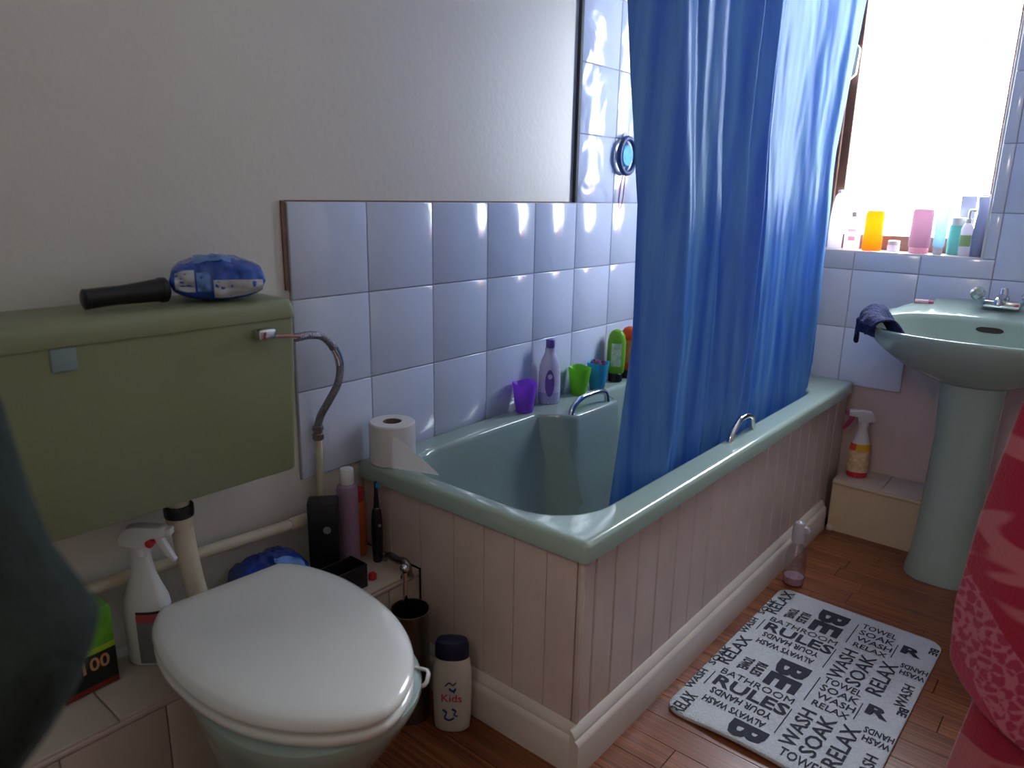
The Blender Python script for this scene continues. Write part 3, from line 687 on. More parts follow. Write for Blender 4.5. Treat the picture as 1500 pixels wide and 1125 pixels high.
# ------------------------------------------------------------------ trigger sprays
def trigger_spray(name, label, loc, rz, prof, bm_, headm, trigm, bands, sx=1, sy=1, p=2.3, sc=1.0, nozm=None):
    t = bottle(name, label, 'spray bottle', loc, prof, bm_, None, None, sx, sy, p, rz, bands)
    zt = prof[-1][1]
    lathe('collar', [(0.0145*sc, zt-0.002), (0.016*sc, zt), (0.016*sc, zt+0.016*sc), (0.013*sc, zt+0.018*sc)], headm, t, 20)
    hd = [(-0.034, 0.030), (-0.030, 0.020), (-0.014, 0.016), (0.012, 0.014), (0.020, 0.018), (0.022, 0.032), (0.044, 0.034), (0.050, 0.036), (0.050, 0.050), (0.044, 0.053), (0.0, 0.056), (-0.02, 0.052)]
    hd_ = prism('spray_head', [(x*sc, zt+z*sc) for x, z in hd], -0.0125*sc, 0.0125*sc, headm, t, 'xz', 0.0035*sc)
    prism('nozzle', [(0.050*sc, zt+0.037*sc), (0.059*sc, zt+0.037*sc), (0.059*sc, zt+0.050*sc), (0.050*sc, zt+0.050*sc)], -0.009*sc, 0.009*sc, nozm or headm, hd_, 'xz', 0.002*sc)
    tg = [(0.026, 0.034), (0.041, 0.034), (0.047, 0.020), (0.055, 0.002), (0.062, -0.012), (0.058, -0.015), (0.046, -0.003), (0.036, 0.012)]
    prism('trigger', [(x*sc, zt+z*sc) for x, z in tg], -0.006*sc, 0.006*sc, trigm, hd_, 'xz', 0.002*sc)
    return t
GREYL = mat('grey_label', '#6f6d70', 0.45, var=0.1, vs=40); REDL = mat('dull_red_label', '#a8464c', 0.45)
sp = trigger_spray('trigger_spray_bottle', 'white trigger spray bottle with grey and red label beside the toilet lid', (0.082, -0.388, LZ+0.001), math.radians(42),
    [(0.036, 0), (0.039, 0.004), (0.040, 0.04), (0.040, 0.10), (0.037, 0.125), (0.026, 0.155), (0.019, 0.178), (0.0165, 0.20), (0.0155, 0.212)], WHITEM, WHITEM, WHITEM,
    [(0.006, 0.088, -100, 20, GREYL), (0.088, 0.105, -100, 20, REDL), (0.105, 0.110, -100, 20, BLACK)], 1.05, 0.68, 2.4, 1.0)
lathe('lock_button', [(0.006, -0.0145), (0.0075, -0.0135), (0.0075, 0.0135), (0.006, 0.0145)], RED, sp, 12, loc=(0.022, 0, 0.236), axis='y')
ow = mat('opaque_white_plastic', '#cfcdd2', 0.35)
so = trigger_spray('trigger_spray_bottle', 'white trigger spray with red and yellow label on the low ledge by the bath', (0.738, L-0.085, 0.191), math.radians(205),
    [(0.030, 0), (0.033, 0.004), (0.034, 0.05), (0.033, 0.10), (0.030, 0.12), (0.021, 0.148), (0.015, 0.172), (0.014, 0.182)], ow, ow, mat('magenta_plastic', '#a02866', 0.4),
    [(0.0, 0.02, 0, 360, RED), (0.022, 0.098, 0, 360, mat('cream_print', '#d6b890', 0.5, var=0.3, vs=60)), (0.098, 0.122, 60, 150, mat('yellow_print', '#d8a51e', 0.45)), (0.098, 0.122, 0, 60, mat('red_print', '#d04a3a', 0.45)), (0.098, 0.122, 150, 360, mat('red_print', '#d04a3a', 0.45))], 1.0, 0.75, 2.2, 1.05, mat('magenta_plastic', '#a02866', 0.4))
# clear spray on the floor by the skirting
t = bottle('clear_spray_bottle', 'clear plastic spray bottle standing on the floor by the bath mat', 'spray bottle', (0.730, 1.210, 0.001), [(0.027, 0), (0.030, 0.003), (0.0305, 0.05), (0.030, 0.095), (0.024, 0.115), (0.015, 0.128), (0.013, 0.138)], CLEARP, None, None, 1, 1, 2)
lathe('pink_liquid', [(0.026, 0.003), (0.0285, 0.006), (0.0285, 0.026)], mat('pale_pink_liquid', '#c9a9b6', 0.2, translucent=0.3), t, 24)
lathe('overcap', [(0.0165, 0.136), (0.019, 0.139), (0.020, 0.165), (0.019, 0.185), (0.013, 0.199), (0.004, 0.204)], mat('frosted_cap', '#c7c3cc', 0.2, translucent=0.3), t, 24)
prism('nozzle', [(0.012, 0.168), (0.031, 0.172), (0.034, 0.180), (0.026, 0.188), (0.012, 0.192)], -0.007, 0.007, MATS['frosted_cap'], t, 'xz', 0.002)

# green pack on the ledge
gp = thing('cleaner_pack', 'green and black cardboard pack with number print on the tiled ledge', 'pack', (0.065, -0.503, LZ+0.001), math.radians(4))
box('carton', -0.038, 0.038, -0.045, 0.045, 0.0, 0.150, mat('bright_green_card', '#5f9a2c', 0.45, var=0.2, vs=30), gp, b=0.002)
box('black_panel', 0.0375, 0.0388, -0.0445, 0.0445, 0.012, 0.070, mat('black_card', '#1b211b', 0.4), gp)
box('red_panel', 0.0375, 0.0388, -0.0445, 0.0445, 0.001, 0.012, mat('dark_red_card', '#7d2a24', 0.4), gp)
box('lime_stripe', 0.0375, 0.0389, -0.0445, 0.0445, 0.070, 0.080, mat('lime_card', '#9db92e', 0.4), gp)
text('printed_number', '100', 0.034, mat('orange_print', '#c98c62', 0.5), gp, Matrix.Translation((0.0392, -0.018, 0.040)) @ Matrix(((0, 0, 1, 0), (1, 0, 0, 0), (0, 1, 0, 0), (0, 0, 0, 1))), 0.0006)

# ------------------------------------------------------------------ clutter on the ledge between toilet and bath
packet('pad_packet', 'blue plastic packet with white stripe on the ledge behind the toilet', (0.075, -0.135, LZ+0.001), math.radians(80), 0.15, 0.10, 0.108, mat('dark_blue_film', '#1e3f9a', 0.22, var=0.4, vs=14, bump=0.4, bs=30, coat=0.4), 9.0,
       [(0.10, 0.45, 178, 200, LAB), (0.5, 0.9, 110, 165, LAB2), (0.15, 0.35, 130, 160, LAB2)])
bb = thing('black_speaker', 'upright black plastic case with small logo on the ledge by the pipe', 'case', (0.080, 0.000, LZ+0.001), math.radians(50))
box('case', -0.033, 0.033, -0.020, 0.020, 0.0, 0.192, BLACK, bb, b=0.006, seg=3)
lathe('logo', [(0.0085, -0.0008), (0.0085, 0.0004)], mat('grey_print', '#6d7480', 0.4), bb, 20, loc=(0.008, -0.0203, 0.125), axis='y')
bt = thing('black_tray', 'low black open tray in front of the black case on the ledge', 'tray', (0.150, -0.012, LZ+0.001), 0)
for a in ((-0.028, 0.028, -0.05, 0.05, 0, 0.004), ): box('base', *a, BLACK, bt, b=0.001)
for a in ((-0.028, -0.025, -0.05, 0.05, 0.004, 0.055), (0.025, 0.028, -0.05, 0.05, 0.004, 0.055), (-0.025, 0.025, -0.05, -0.047, 0.004, 0.055), (-0.025, 0.025, 0.047, 0.05, 0.004, 0.055)): box('side', *a, BLACK, bt, b=0.001)
bottle('mouthwash_bottle', 'tall mauve ribbed bottle with white cap on the ledge', 'bottle', (0.078, 0.068, LZ+0.001),
       [(0.022, 0), (0.0245, 0.003)] + [(0.0245-0.0008*(i % 2), 0.02+0.012*i) for i in range(14)] + [(0.0245, 0.190), (0.022, 0.202), (0.014, 0.208)], mat('mauve_plastic', '#a585a2', 0.3, translucent=0.25),
       [(0.0155, 0.207), (0.016, 0.208), (0.0155, 0.240), (0.0145, 0.242)], WHITEM)
bottle('orange_bottle', 'slim orange bottle with red top behind the black toothbrush', 'bottle', (0.045, 0.122, LZ+0.001),
       [(0.016, 0), (0.0175, 0.003), (0.0175, 0.125), (0.014, 0.135), (0.012, 0.138)], mat('orange_plastic', '#c25a22', 0.35), [(0.013, 0.138), (0.0135, 0.139), (0.0135, 0.168), (0.012, 0.170)], RED)
tb = thing('electric_toothbrush', 'black electric toothbrush with blue brush head standing on the ledge', 'toothbrush', (0.105, 0.128, LZ+0.001))
lathe('handle', [(0.010, 0), (0.0115, 0.003), (0.0125, 0.03), (0.0135, 0.07), (0.0130, 0.105), (0.0105, 0.128), (0.008, 0.134)], BLACK, tb, 20)
lathe('collar_ring', [(0.0078, 0.1335), (0.0085, 0.134), (0.0085, 0.1365), (0.0075, 0.137)], CHROME, tb, 16)
lathe('brush_stem', [(0.0065, 0.137), (0.0055, 0.16), (0.004, 0.185), (0.0045, 0.196), (0.003, 0.200)], BLACK, tb, 14)
lathe('bristle_head', [(0.006, 0.002), (0.0065, 0.003), (0.0065, 0.007)], mat('blue_bristles', '#2a78a8', 0.7), tb, 14, loc=(0.002, 0, 0.192), axis='x')
lathe('button', [(0.0045, 0.0), (0.004, 0.002)], CHROME, tb, 12, loc=(0.0122, -0.003, 0.095), axis='x')
o = lathe('red_cap', [(0.008, 0), (0.0095, 0.001), (0.0095, 0.010), (0.007, 0.014), (0.002, 0.015)], RED, None, 16, loc=(0.160, 0.066, LZ+0.0008)); tag(o, 'small bright red bottle cap lying on the ledge', 'cap')
gl = thing('roll_holder_arm', 'curved steel roll holder arm fixed near the end of the ledge', 'roll holder', (0.19, 0.105, LZ+0.001))
pts = [(-0.055, 0.02, 0.018), (-0.04, 0.02, 0.030), (-0.01, 0.018, 0.030), (0.012, 0.018, 0.034), (0.024, 0.018, 0.026), (0.026, 0.018, 0.010), (0.026, 0.018, 0.0005)]
tube('arm', pts, 0.009, STEEL, gl, 12, 6, 0.75)
lathe('foot', [(0.016, 0), (0.015, 0.003), (0.008, 0.006)], STEEL, gl, 16, loc=(0.022, 0.018, 0))

# toilet brush stand with ball top
bs = thing('toilet_brush_stand', 'chrome ball topped toilet brush stand between toilet and bath panel', 'brush stand', (0.288, 0.062, 0.001))
rings = [[(r*math.cos(2*math.pi*i/28), r*math.sin(2*math.pi*i/28), z) for i in range(28)] for r, z in ((0.040, 0), (0.041, 0.004), (0.041, 0.255), (0.0425, 0.257), (0.0425, 0.262), (0.040, 0.262), (0.039, 0.256), (0.039, 0.01))]
loft('canister', rings, STEEL, bs, cap0=True, cap1=True, deg=40)
loft('canister_lining', [[(q[0]*0.98, q[1]*0.98, 0.012+k*0.2) for q in rings[0]] for k in (0, 1)], mat('brown_print', '#7c5a50', 0.6, var=0.3, vs=50), bs, cap0=False, cap1=False)
lathe('rod', [(0.0055, 0.012), (0.0055, 0.342)], CHROME, bs, 12, loc=(-0.015, 0, 0))
lathe('ball_knob', [(0.004, 0.338)] + [(0.0105*math.sin(a), 0.352-0.0105*math.cos(a)) for a in [0.5+i*0.26 for i in range(10)]], CHROME, bs, 20, loc=(-0.015, 0, 0))
lathe('brush_head', [(0.02, 0.02), (0.03, 0.03), (0.03, 0.09), (0.02, 0.10)], WHITEM, bs, 20, loc=(-0.004, 0, 0))

# kids lotion bottle on the floor
fx, fy = 0.384, 0.092
lo = bottle('lotion_bottle', 'white lotion bottle with navy cap standing on the floor by the bath panel', 'bottle', (fx, fy, 0.001),
    [(0.031, 0), (0.035, 0.004), (0.037, 0.03), (0.039, 0.09), (0.0385, 0.138), (0.035, 0.168), (0.031, 0.176)], mat('ivory_plastic', '#cfcac2', 0.4, var=0.02), None, None, 1.08, 0.62, 2.3, math.radians(38))
lathe('cap', [(0.0315, 0.175), (0.034, 0.177), (0.0335, 0.206), (0.030, 0.214), (0.020, 0.2175), (0.006, 0.219)], NAVY, lo, 28, 1.08, 0.64, p=2.3)
TXTB = mat('navy_print', '#2d3a7a', 0.5); TXTR = mat('pink_print', '#c2456a', 0.5)
fr = Matrix.Rotation(math.radians(90), 4, 'X')
def lab_text(s, size, x, z, m, y=-0.0256):
    text('printed_word', s, size, m, lo, Matrix.Translation((x, y, z)) @ fr, 0.0003)
lab_text('Kids', 0.026, -0.022, 0.080, TXTR)
# printed swirls
for pts, mm in (([(-0.012, 0.118), (-0.004, 0.126), (0.004, 0.120), (0.010, 0.127)], TXTB), ([(-0.004, 0.112), (0.004, 0.106), (0.010, 0.112), (0.006, 0.102)], TXTB), ([(-0.018, 0.060), (-0.010, 0.052), (-0.014, 0.040), (-0.004, 0.034), (0.006, 0.040)], TXTB), ([(0.002, 0.062), (0.010, 0.056), (0.006, 0.048), (0.014, 0.044)], TXTB)):
    tube('printed_swirl', [(x, -0.0252, z) for x, z in pts], 0.0022, mm, lo, 6, 4, 0.6)

# ------------------------------------------------------------------ basin and pedestal
bs_ = thing('basin', 'sage green pedestal wash basin below the window wall', 'basin', (1.055, L-0.011, 0))
def brim(t, k=1.0, d=0.0):
    """plan outline of the basin, y negative into the room, u in 0..1 (closed)"""
    pass
NB = 72
def bout(d=0.0):
    pts = []
    for i in range(NB):
        a = 2*math.pi*i/NB; c, s = math.cos(a), math.sin(a)
        # s>0 : wall side (straight), s<0 : bow front
        hx = 0.300-d
        if s >= 0:
            x = math.copysign(abs(c)**0.62, c)*hx; y = -0.28 + abs(s)**0.62*(0.28-d*0.3)
            x *= 1-0.16*sm((y+0.22)/0.22)
        else:
            x = math.copysign(abs(c)**0.86, c)*hx; y = -0.28 - abs(s)**0.95*(0.185-d)
        pts.append((x, y))
    return pts
def bz(y):  # rim height: front lower, back shelf higher
    return 0.765 + 0.030*sm((y+0.42)/0.30) + 0.035*sm((y+0.14)/0.14)
def bowl(k, z, cy=-0.285):
    return [(x*0.80*k, cy+(y+0.29)*0.66*k - 0.015, z) for x, y in bout(0.0)]
rings = []
o0 = bout(0.0)
def scl(f_, fy, z, cy=-0.25): return [(x*f_, cy+(y-cy)*fy if y < cy else y+(cy-y)*(1-fy)*0.0, z) for x, y in o0]
rings.append(scl(0.30, 0.35, 0.615)); rings.append(scl(0.42, 0.48, 0.63)); rings.append(scl(0.66, 0.68, 0.662)); rings.append(scl(0.84, 0.86, 0.70))
rings.append([(x*0.95, y*0.985, min(0.735, bz(y)-0.03)) for x, y in o0])
rings.append([(x*0.992, y*0.997, bz(y)-0.014) for x, y in o0])
rings.append([(x, y, bz(y)-0.006) for x, y in o0])
rings.append([(x*0.995, y*0.998, bz(y)-0.001) for x, y in o0])
rings.append([(x*0.985, y*0.992, bz(y)) for x, y in o0])
def bowlring(fx, y0, y1, z=None, dz=0):
    out = []
    for i in range(NB):
        a = 2*math.pi*i/NB; c, s = math.cos(a), math.sin(a)
        x = math.copysign(abs(c)**0.85, c)*fx; y = (y0+y1)/2 + math.copysign(abs(s)**0.85, s)*(y1-y0)/2
        out.append((x, y, (bz(y) if z is None else z)+dz))
    return out
rings.append(bowlring(0.272, -0.447, -0.128)); rings.append(bowlring(0.266, -0.441, -0.134, None, -0.004)); rings.append(bowlring(0.258, -0.434, -0.140, None, -0.018))
rings.append(bowlring(0.225, -0.410, -0.155, 0.715)); rings.append(bowlring(0.17, -0.375, -0.18, 0.672)); rings.append(bowlring(0.09, -0.33, -0.22, 0.652)); rings.append(bowlring(0.02, -0.29, -0.26, 0.648))
loft('bowl', rings, GREEN, bs_, deg=60)
lathe('waste_outlet', [(0.020, 0), (0.020, 0.002), (0.014, 0.003), (0.012, 0.0)], CHROME, bs_, 20, loc=(0, -0.275, 0.6495))
ov = [(0.024*math.cos(a)*1.0+math.copysign(0.012, math.cos(a)), 0.0085*math.sin(a)) for a in [2*math.pi*i/20 for i in range(20)]]
ovo = prism('overflow_slot', ov, -0.002, 0.004, mat('dark_slot', '#2b221f', 0.6), bs_, 'xz', loc=(0.005, -0.1445, 0.760))
ovo.rotation_euler = (math.radians(-12), 0, 0)
def pedr(w0, w1, yf, z):
    # front-facing half round column, y from -0.05 to yf
    out = []
    for i in range(40):
        a = 2*math.pi*i/40; c, s = math.cos(a), math.sin(a); w = w0
        x = math.copysign(abs(c)**0.7, c)*w; y = (-0.13+yf)/2 + math.copysign(abs(s)**0.8, s)*(-0.13-yf)/2
        out.append((x, y, z))
    return out
pd = loft('pedestal', [pedr(0.098, 0, -0.345, 0.001), pedr(0.098, 0, -0.345, 0.02), pedr(0.090, 0, -0.335, 0.06), pedr(0.082, 0, -0.32, 0.2), pedr(0.078, 0, -0.31, 0.45), pedr(0.086, 0, -0.32, 0.60), pedr(0.094, 0, -0.33, 0.645)], GREEN, bs_, deg=50)
# mixer tap
tp = thing('mixer_tap', 'chrome mixer tap with two clear knobs on the basin', 'tap', (1.070, L-0.075, bz(-0.064)+0.003))
box('tap_body', -0.050, 0.050, -0.020, 0.020, 0.0, 0.024, CHROME, tp, b=0.006, seg=3)
lathe('centre_cone', [(0.019, 0.020), (0.017, 0.035), (0.012, 0.042), (0.011, 0.058), (0.008, 0.062)], CHROME, tp, 20)
tube('spout', [(0, -0.005, 0.022), (0, -0.03, 0.036), (0, -0.07, 0.040), (0, -0.105, 0.034), (0, -0.112, 0.020)], lambda t: 0.012-0.003*t, CHROME, tp, 14, 5)
for s in (-1, 1):
    kn = lathe('tap_knob', [(0.008, 0), (0.010, 0.012), (0.019, 0.018), (0.021, 0.030), (0.018, 0.044), (0.010, 0.050), (0.002, 0.051)], CHROME if s > 0 else mat('clear_knob', '#b8c4c4', 0.06, metal=0.7), tp, 8, loc=(s*0.046, 0.0, 0.018), deg=15)
    kn.rotation_euler = (math.radians(4), math.radians(42*s), 0)
so2 = thing('soap_tube', 'small pink tube lying on the basin shelf', 'tube', (0.862, L-0.085, bz(-0.074)+0.0065), math.radians(8))
lathe('barrel', [(0.005, -0.026), (0.0075, -0.024), (0.0075, 0.012), (0.006, 0.013)], mat('pale_pink_plastic', '#dcb4bc', 0.35), so2, 16, axis='x')
lathe('cap', [(0.0062, 0.0125), (0.0068, 0.013), (0.0068, 0.026), (0.005, 0.028)], mat('rose_plastic', '#b8587a', 0.35), so2, 16, axis='x')
# navy cloth draped over the left rim of the basin
cl = thing('flannel', 'navy blue face cloth draped over the rim of the basin', 'cloth', (1.055, L-0.011, 0.70))
def bedge(y):
    if y < -0.28:
        s = min(1, ((-0.28-y)/0.185)**(1/0.95)); return 0.300*math.sqrt(1-s*s)**0.86
    s = min(1, ((y+0.28)/0.28)**(1/0.62)); return 0.300*math.sqrt(1-s*s)**0.62*(1-0.16*sm((y+0.22)/0.22))
v, f = [], []
path = smoothpts([(0.024, 0, -0.088), (0.024, 0, -0.060), (0.022, 0, -0.030), (0.017, 0, -0.004), (0.004, 0, 0.014), (-0.014, 0, 0.020), (-0.034, 0, 0.015), (-0.052, 0, -0.006), (-0.068, 0, -0.030), (-0.088, 0, -0.050)], 5)
NW = 30
for i, q in enumerate(path):
    for j in range(NW+1):
        s = j/NW*2-1
        y = -0.325 + s*0.088
        dz = q.z
        if q.z < 0 and q.x > 0: dz = q.z*(0.35+0.65*sm(1-abs(s-0.35)*1.5))
        fold = 0.004*math.sin(s*13+i*0.12)+0.003*noise.noise(Vector((s*4, i*0.2, 1)))
        v.append((-bedge(y) - q.x - fold*(1 if q.x > 0 else 0), y + 0.006*math.sin(i*0.3), bz(y)+dz+0.007+abs(fold)*1.2-0.70))
n = NW+1
for i in range(len(path)-1):
    for j in range(NW): f.append((i*n+j, i*n+j+1, (i+1)*n+j+1, (i+1)*n+j))
CLOTH = mat('navy_towelling', '#232a52', 0.95, var=0.3, vs=120, bump=0.6, bs=300)
fo = pyd('cloth', v, f, CLOTH, cl); md = fo.modifiers.new('thickness', 'SOLIDIFY'); md.thickness = 0.006; md.offset = 0

# ------------------------------------------------------------------ things on the window sill
SZ = WZ0+0.005; SY = L+0.048
def tl(name, c, t=0.6): return mat(name, c, 0.3, var=0.05, translucent=t)
G = 'toiletries on the window sill'
bottle('toiletry_bottle', 'pale green bottle at the curtain end of the window sill', 'bottle', (0.482, SY-0.012, SZ), [(0.016, 0), (0.018, 0.003), (0.018, 0.095), (0.013, 0.11)], tl('pale_green_bottle', '#8fc79a'), cyl(0.012, 0.110, 0.14), WHITEM, 1, .8, group=G)
bottle('toiletry_bottle', 'tall white round shouldered bottle on the window sill', 'bottle', (0.527, SY, SZ), [(0.022, 0), (0.024, 0.003), (0.0245, 0.05), (0.023, 0.11), (0.019, 0.15), (0.014, 0.178), (0.006, 0.190)], tl('white_translucent', '#e9e4ec'), cyl(0.008, 0.188, 0.2), WHITEM, 1, .7, group=G)
bottle('toiletry_bottle', 'white bottle with pink print on the window sill', 'bottle', (0.586, SY-0.006, SZ), [(0.024, 0), (0.026, 0.003), (0.026, 0.09), (0.02, 0.105), (0.010, 0.110)], tl('white_translucent', '#e9e4ec'), cyl(0.011, 0.110, 0.128), WHITEM, 1, .7, group=G,
       bands=[(0.03, 0.045, -110, -60, tl('pink_print_t', '#e8a0b0')), (0.06, 0.07, -120, -60, MATS['pink_print_t'])])
bottle('toiletry_bottle', 'bright orange bottle with clear neck on the window sill', 'bottle', (0.652, SY-0.004, SZ), [(0.029, 0), (0.031, 0.003), (0.031, 0.118), (0.027, 0.132)], tl('orange_liquid', '#ff9f2e', 0.75), [(0.026, 0.132), (0.02, 0.15), (0.012, 0.17), (0.012, 0.19), (0.010, 0.196)], tl('clear_white', '#f2efe8', 0.7), 1, .75, group=G)
bottle('toiletry_jar', 'small white round jar on the window sill', 'jar', (0.722, SY-0.008, SZ), [(0.016, 0), (0.019, 0.003), (0.0195, 0.018), (0.018, 0.022)], tl('white_translucent', '#e9e4ec'), cyl(0.0185, 0.022, 0.036), WHITEM, group=G)
bottle('toiletry_bottle', 'mauve pink bottle standing upside down on the window sill', 'bottle', (0.800, SY-0.016, SZ), [(0.031, 0.018), (0.033, 0.021), (0.033, 0.120), (0.031, 0.140), (0.02, 0.146)], tl('mauve_liquid', '#b092a0', 0.5), cyl(0.029, 0, 0.0178), tl('pale_pink_cap', '#eac3cf'), 1, .62, group=G)
t = thing('toiletry_tube', 'light blue flat tube standing on its cap on the window sill', 'tube', (0.857, SY-0.018, SZ), 0, G)
loft('tube_body', [[(x, y, z) for x, y in [(w*math.cos(2*math.pi*i/24), d_*math.sin(2*math.pi*i/24)) for i in range(24)]] for w, d_, z in ((0.014, 0.014, 0.022), (0.017, 0.016, 0.03), (0.0185, 0.010, 0.10), (0.019, 0.0015, 0.148))], tl('light_blue_tube', '#b6cfdf', 0.5), t, deg=50)
lathe('cap', cyl(0.014, 0, 0.0215), WHITEM, t, 20)
bottle('toiletry_bottle', 'teal bottle with white lid on the window sill', 'bottle', (0.899, SY+0.006, SZ), [(0.020, 0), (0.022, 0.003), (0.024, 0.08), (0.023, 0.092)], tl('teal_liquid', '#86bdb8', 0.5), cyl(0.0235, 0.0925, 0.118), WHITEM, 1, .8, group=G)
t = bottle('toiletry_bottle', 'white pump bottle with green label on the window sill', 'bottle', (0.932, SY-0.022, SZ), [(0.015, 0), (0.017, 0.003), (0.017, 0.085), (0.012, 0.098), (0.009, 0.102)], tl('white_translucent', '#e9e4ec'), cyl(0.0095, 0.102, 0.116), WHITEM, group=G, bands=[(0.03, 0.065, -150, -30, tl('leaf_green_print', '#9fbf86'))])
tube('pump_spout', [(0, 0, 0.114), (0, 0, 0.135), (0.004, -0.004, 0.142), (0.018, -0.010, 0.140)], 0.0045, WHITEM, t, 10, 4)
t = thing('zip_wash_bag', 'grey lilac translucent wash bag leaning at the end of the window sill', 'bag', (0.966, SY-0.012, SZ), 0, G)
rings = []
for z, w, d_ in ((0, 0.017, 0.025), (0.004, 0.018, 0.028), (0.06, 0.019, 0.026), (0.13, 0.018, 0.018), (0.178, 0.017, 0.006), (0.184, 0.017, 0.003)):
    rings.append([(w*math.copysign(abs(math.cos(a))**0.6, math.cos(a)) + 0.002*math.sin(z*60), d_*math.copysign(abs(math.sin(a))**0.7, math.sin(a)), z) for a in [2*math.pi*i/24 for i in range(24)]])
loft('pouch', rings, tl('grey_lilac_film', '#9da3bd', 0.35), t, deg=50)
box('zip', -0.0175, 0.0175, -0.004, 0.004, 0.1845, 0.190, WHITEM, t, b=0.001)
t = thing('small_carton', 'small grey carton behind the teal bottle on the window sill', 'carton', (0.915, SY+0.034, SZ), 0, G)
box('carton', -0.022, 0.022, -0.0025, 0.013, 0, 0.185, mat('grey_card', '#a6abc0', 0.5), t, b=0.001)
box('flap', -0.021, 0.021, -0.002, 0.012, 0.1852, 0.187, WHITEM, t)

# ------------------------------------------------------------------ bath mat with printed words
mt = thing('bath_mat', 'pale grey bath mat printed with dark words on the wood floor', 'bath mat', (0.918, 0.795, 0.0005), math.radians(-1.0))
mh = 0.009
def matz(x, y):
    # near left corner slightly lifted
    return 0.007*sm((-y-0.26)/0.09)*max(0, 1-((x+0.02)/0.12)**2)
out = rr(-0.205, 0.222, -0.352, 0.352, 0.035, 8, 14)
def mring(s, z): return [(x*s, y*s, z+matz(x*s, y*s)) for x, y in out]
MATM = mat('pale_mat_fibre', '#c1c5cc', 0.95, var=0.08, vs=160, bump=0.5, bs=500)
loft('mat_body', [mring(0.997, 0.0), mring(1.0, 0.002), mring(1.0, mh-0.002), mring(0.994, mh)] + [mring(1-k/25, mh) for k in range(1, 25)], MATM, mt, deg=60)
INK = mat('charcoal_print', '#2c2f3c', 0.9, var=0.1)
words = []
def word(s, x, y, d, length, height, bold=0.0):
    """x,y world start of baseline; d in '+x','-x','+y','-y'; stretch to length and cap height"""
    cu = bpy.data.curves.new('w', 'FONT'); cu.body = s; cu.size = 1; cu.resolution_u = 2; cu.offset = bold + 0.012
    t = bpy.data.objects.new('w', cu); C.objects.link(t)
    dg = bpy.context.evaluated_depsgraph_get(); me = bpy.data.meshes.new_from_object(t.evaluated_get(dg)); bpy.data.objects.remove(t)
    xs = [v.co.x for v in me.vertices]; ysv = [v.co.y for v in me.vertices]
    x0, x1, y0, y1 = min(xs), max(xs), min(ysv), max(ysv)
    dx, dy = {'+x': (1, 0), '-x': (-1, 0), '+y': (0, 1), '-y': (0, -1)}[d]; ux, uy = -dy, dx
    for v in me.vertices:
        a = (v.co.x-x0)/(x1-x0)*length; b = (v.co.y-y0)/(y1-y0)*height
        X = x - 0.918 + a*dx + b*ux; Y = y - 0.795 + a*dy + b*uy
        v.co = (X, Y, mh+0.0012+matz(X, Y))
    for v in me.vertices:
        if not (-0.203 < v.co.x < 0.220 and -0.349 < v.co.y < 0.349):
            v.co.x = max(-0.203, min(0.220, v.co.x)); v.co.y = max(-0.349, min(0.349, v.co.y)); v.co.z = mh+0.0012+matz(v.co.x, v.co.y)
    link('printed_word', me, INK, mt)
for k in range(3):
    o = -0.303*k
    if k < 2:
        word('BE', 0.846, 1.103+o, '-y', 0.125, 0.076, 0.035)
        word('BATHROOM', 0.755, 0.944+o, '+x', 0.175, 0.024, -0.012)
        word('RULES', 0.758, 0.893+o, '+x', 0.175, 0.044, 0.015)
        word('ALWAYS WASH', 0.912, 0.846+o, '-x', 0.145, 0.024, 0.012)
        word('YOUR HANDS', 0.912, 0.884+o, '-x', 0.145, 0.024, 0.012)
        word('WASH', 0.985, 0.808+o, '+y', 0.145, 0.034)
        word('SOAK', 1.028, 0.808+o, '+y', 0.150, 0.036)
        word('RELAX', 1.076, 0.808+o, '+y', 0.155, 0.036)
        word('R', 1.062, 1.030+o, '+x', 0.048, 0.04, 0.03)
        word('HANDS', 1.138, 0.985+o, '-x', 0.06, 0.022, 0.012)
        word('WASH', 1.138, 0.955+o, '-x', 0.055, 0.022, 0.012)
        word('WASH', 1.128, 0.80+o, '+y', 0.10, 0.024)
        word('BE', 1.118, 1.105+o, '-y', 0.034, 0.02, 0.02)
        word('TOWEL', 0.955, 1.078+o, '+x', 0.085, 0.026)
        word('SOAK', 0.958, 1.043+o, '+x', 0.085, 0.026)
        word('WASH', 0.960, 1.009+o, '+x', 0.085, 0.024)
        word('RELAX', 0.962, 0.976+o, '+x', 0.08, 0.022)
    else:
        word('B', 0.852, 0.512, '-y', 0.062, 0.080, 0.03)
        word('TOWEL', 0.965, 0.465, '+x', 0.09, 0.03)
    word('RELAX', 0.758, (0.985 if k < 2 else 1.05)+o, '+y', 0.145 if k < 2 else 0.08, 0.032)
    if k < 2:
        word('SOAK', 0.732, 0.960+o, '+y', 0.10, 0.018)
        word('WASH', 0.732, 0.84+o, '+y', 0.09, 0.018)
        word('TOWEL', 0.775, 1.05+o, '-y', 0.06, 0.026, 0.02)
        word('RULES', 0.808, 1.05+o, '-y', 0.06, 0.026, 0.02)
def strips(lst):
    for x0, x1, y0, y1 in lst: box('printed_rule', x0-0.918, x1-0.918, y0-0.795, y1-0.795, mh+0.0004, mh+0.0014, INK, mt)
ru = []
for k in range(2):
    o = -0.303*k
    ru += [(0.935, 0.937, 0.83+o, 0.93+o), (0.935, 1.0, 1.02+o, 1.022+o) if 0 else (0.944, 0.946, 0.98+o, 1.09+o), (1.05, 1.052, 0.99+o, 1.06+o), (0.744, 0.746, 0.88+o, 0.94+o)]
strips(ru)

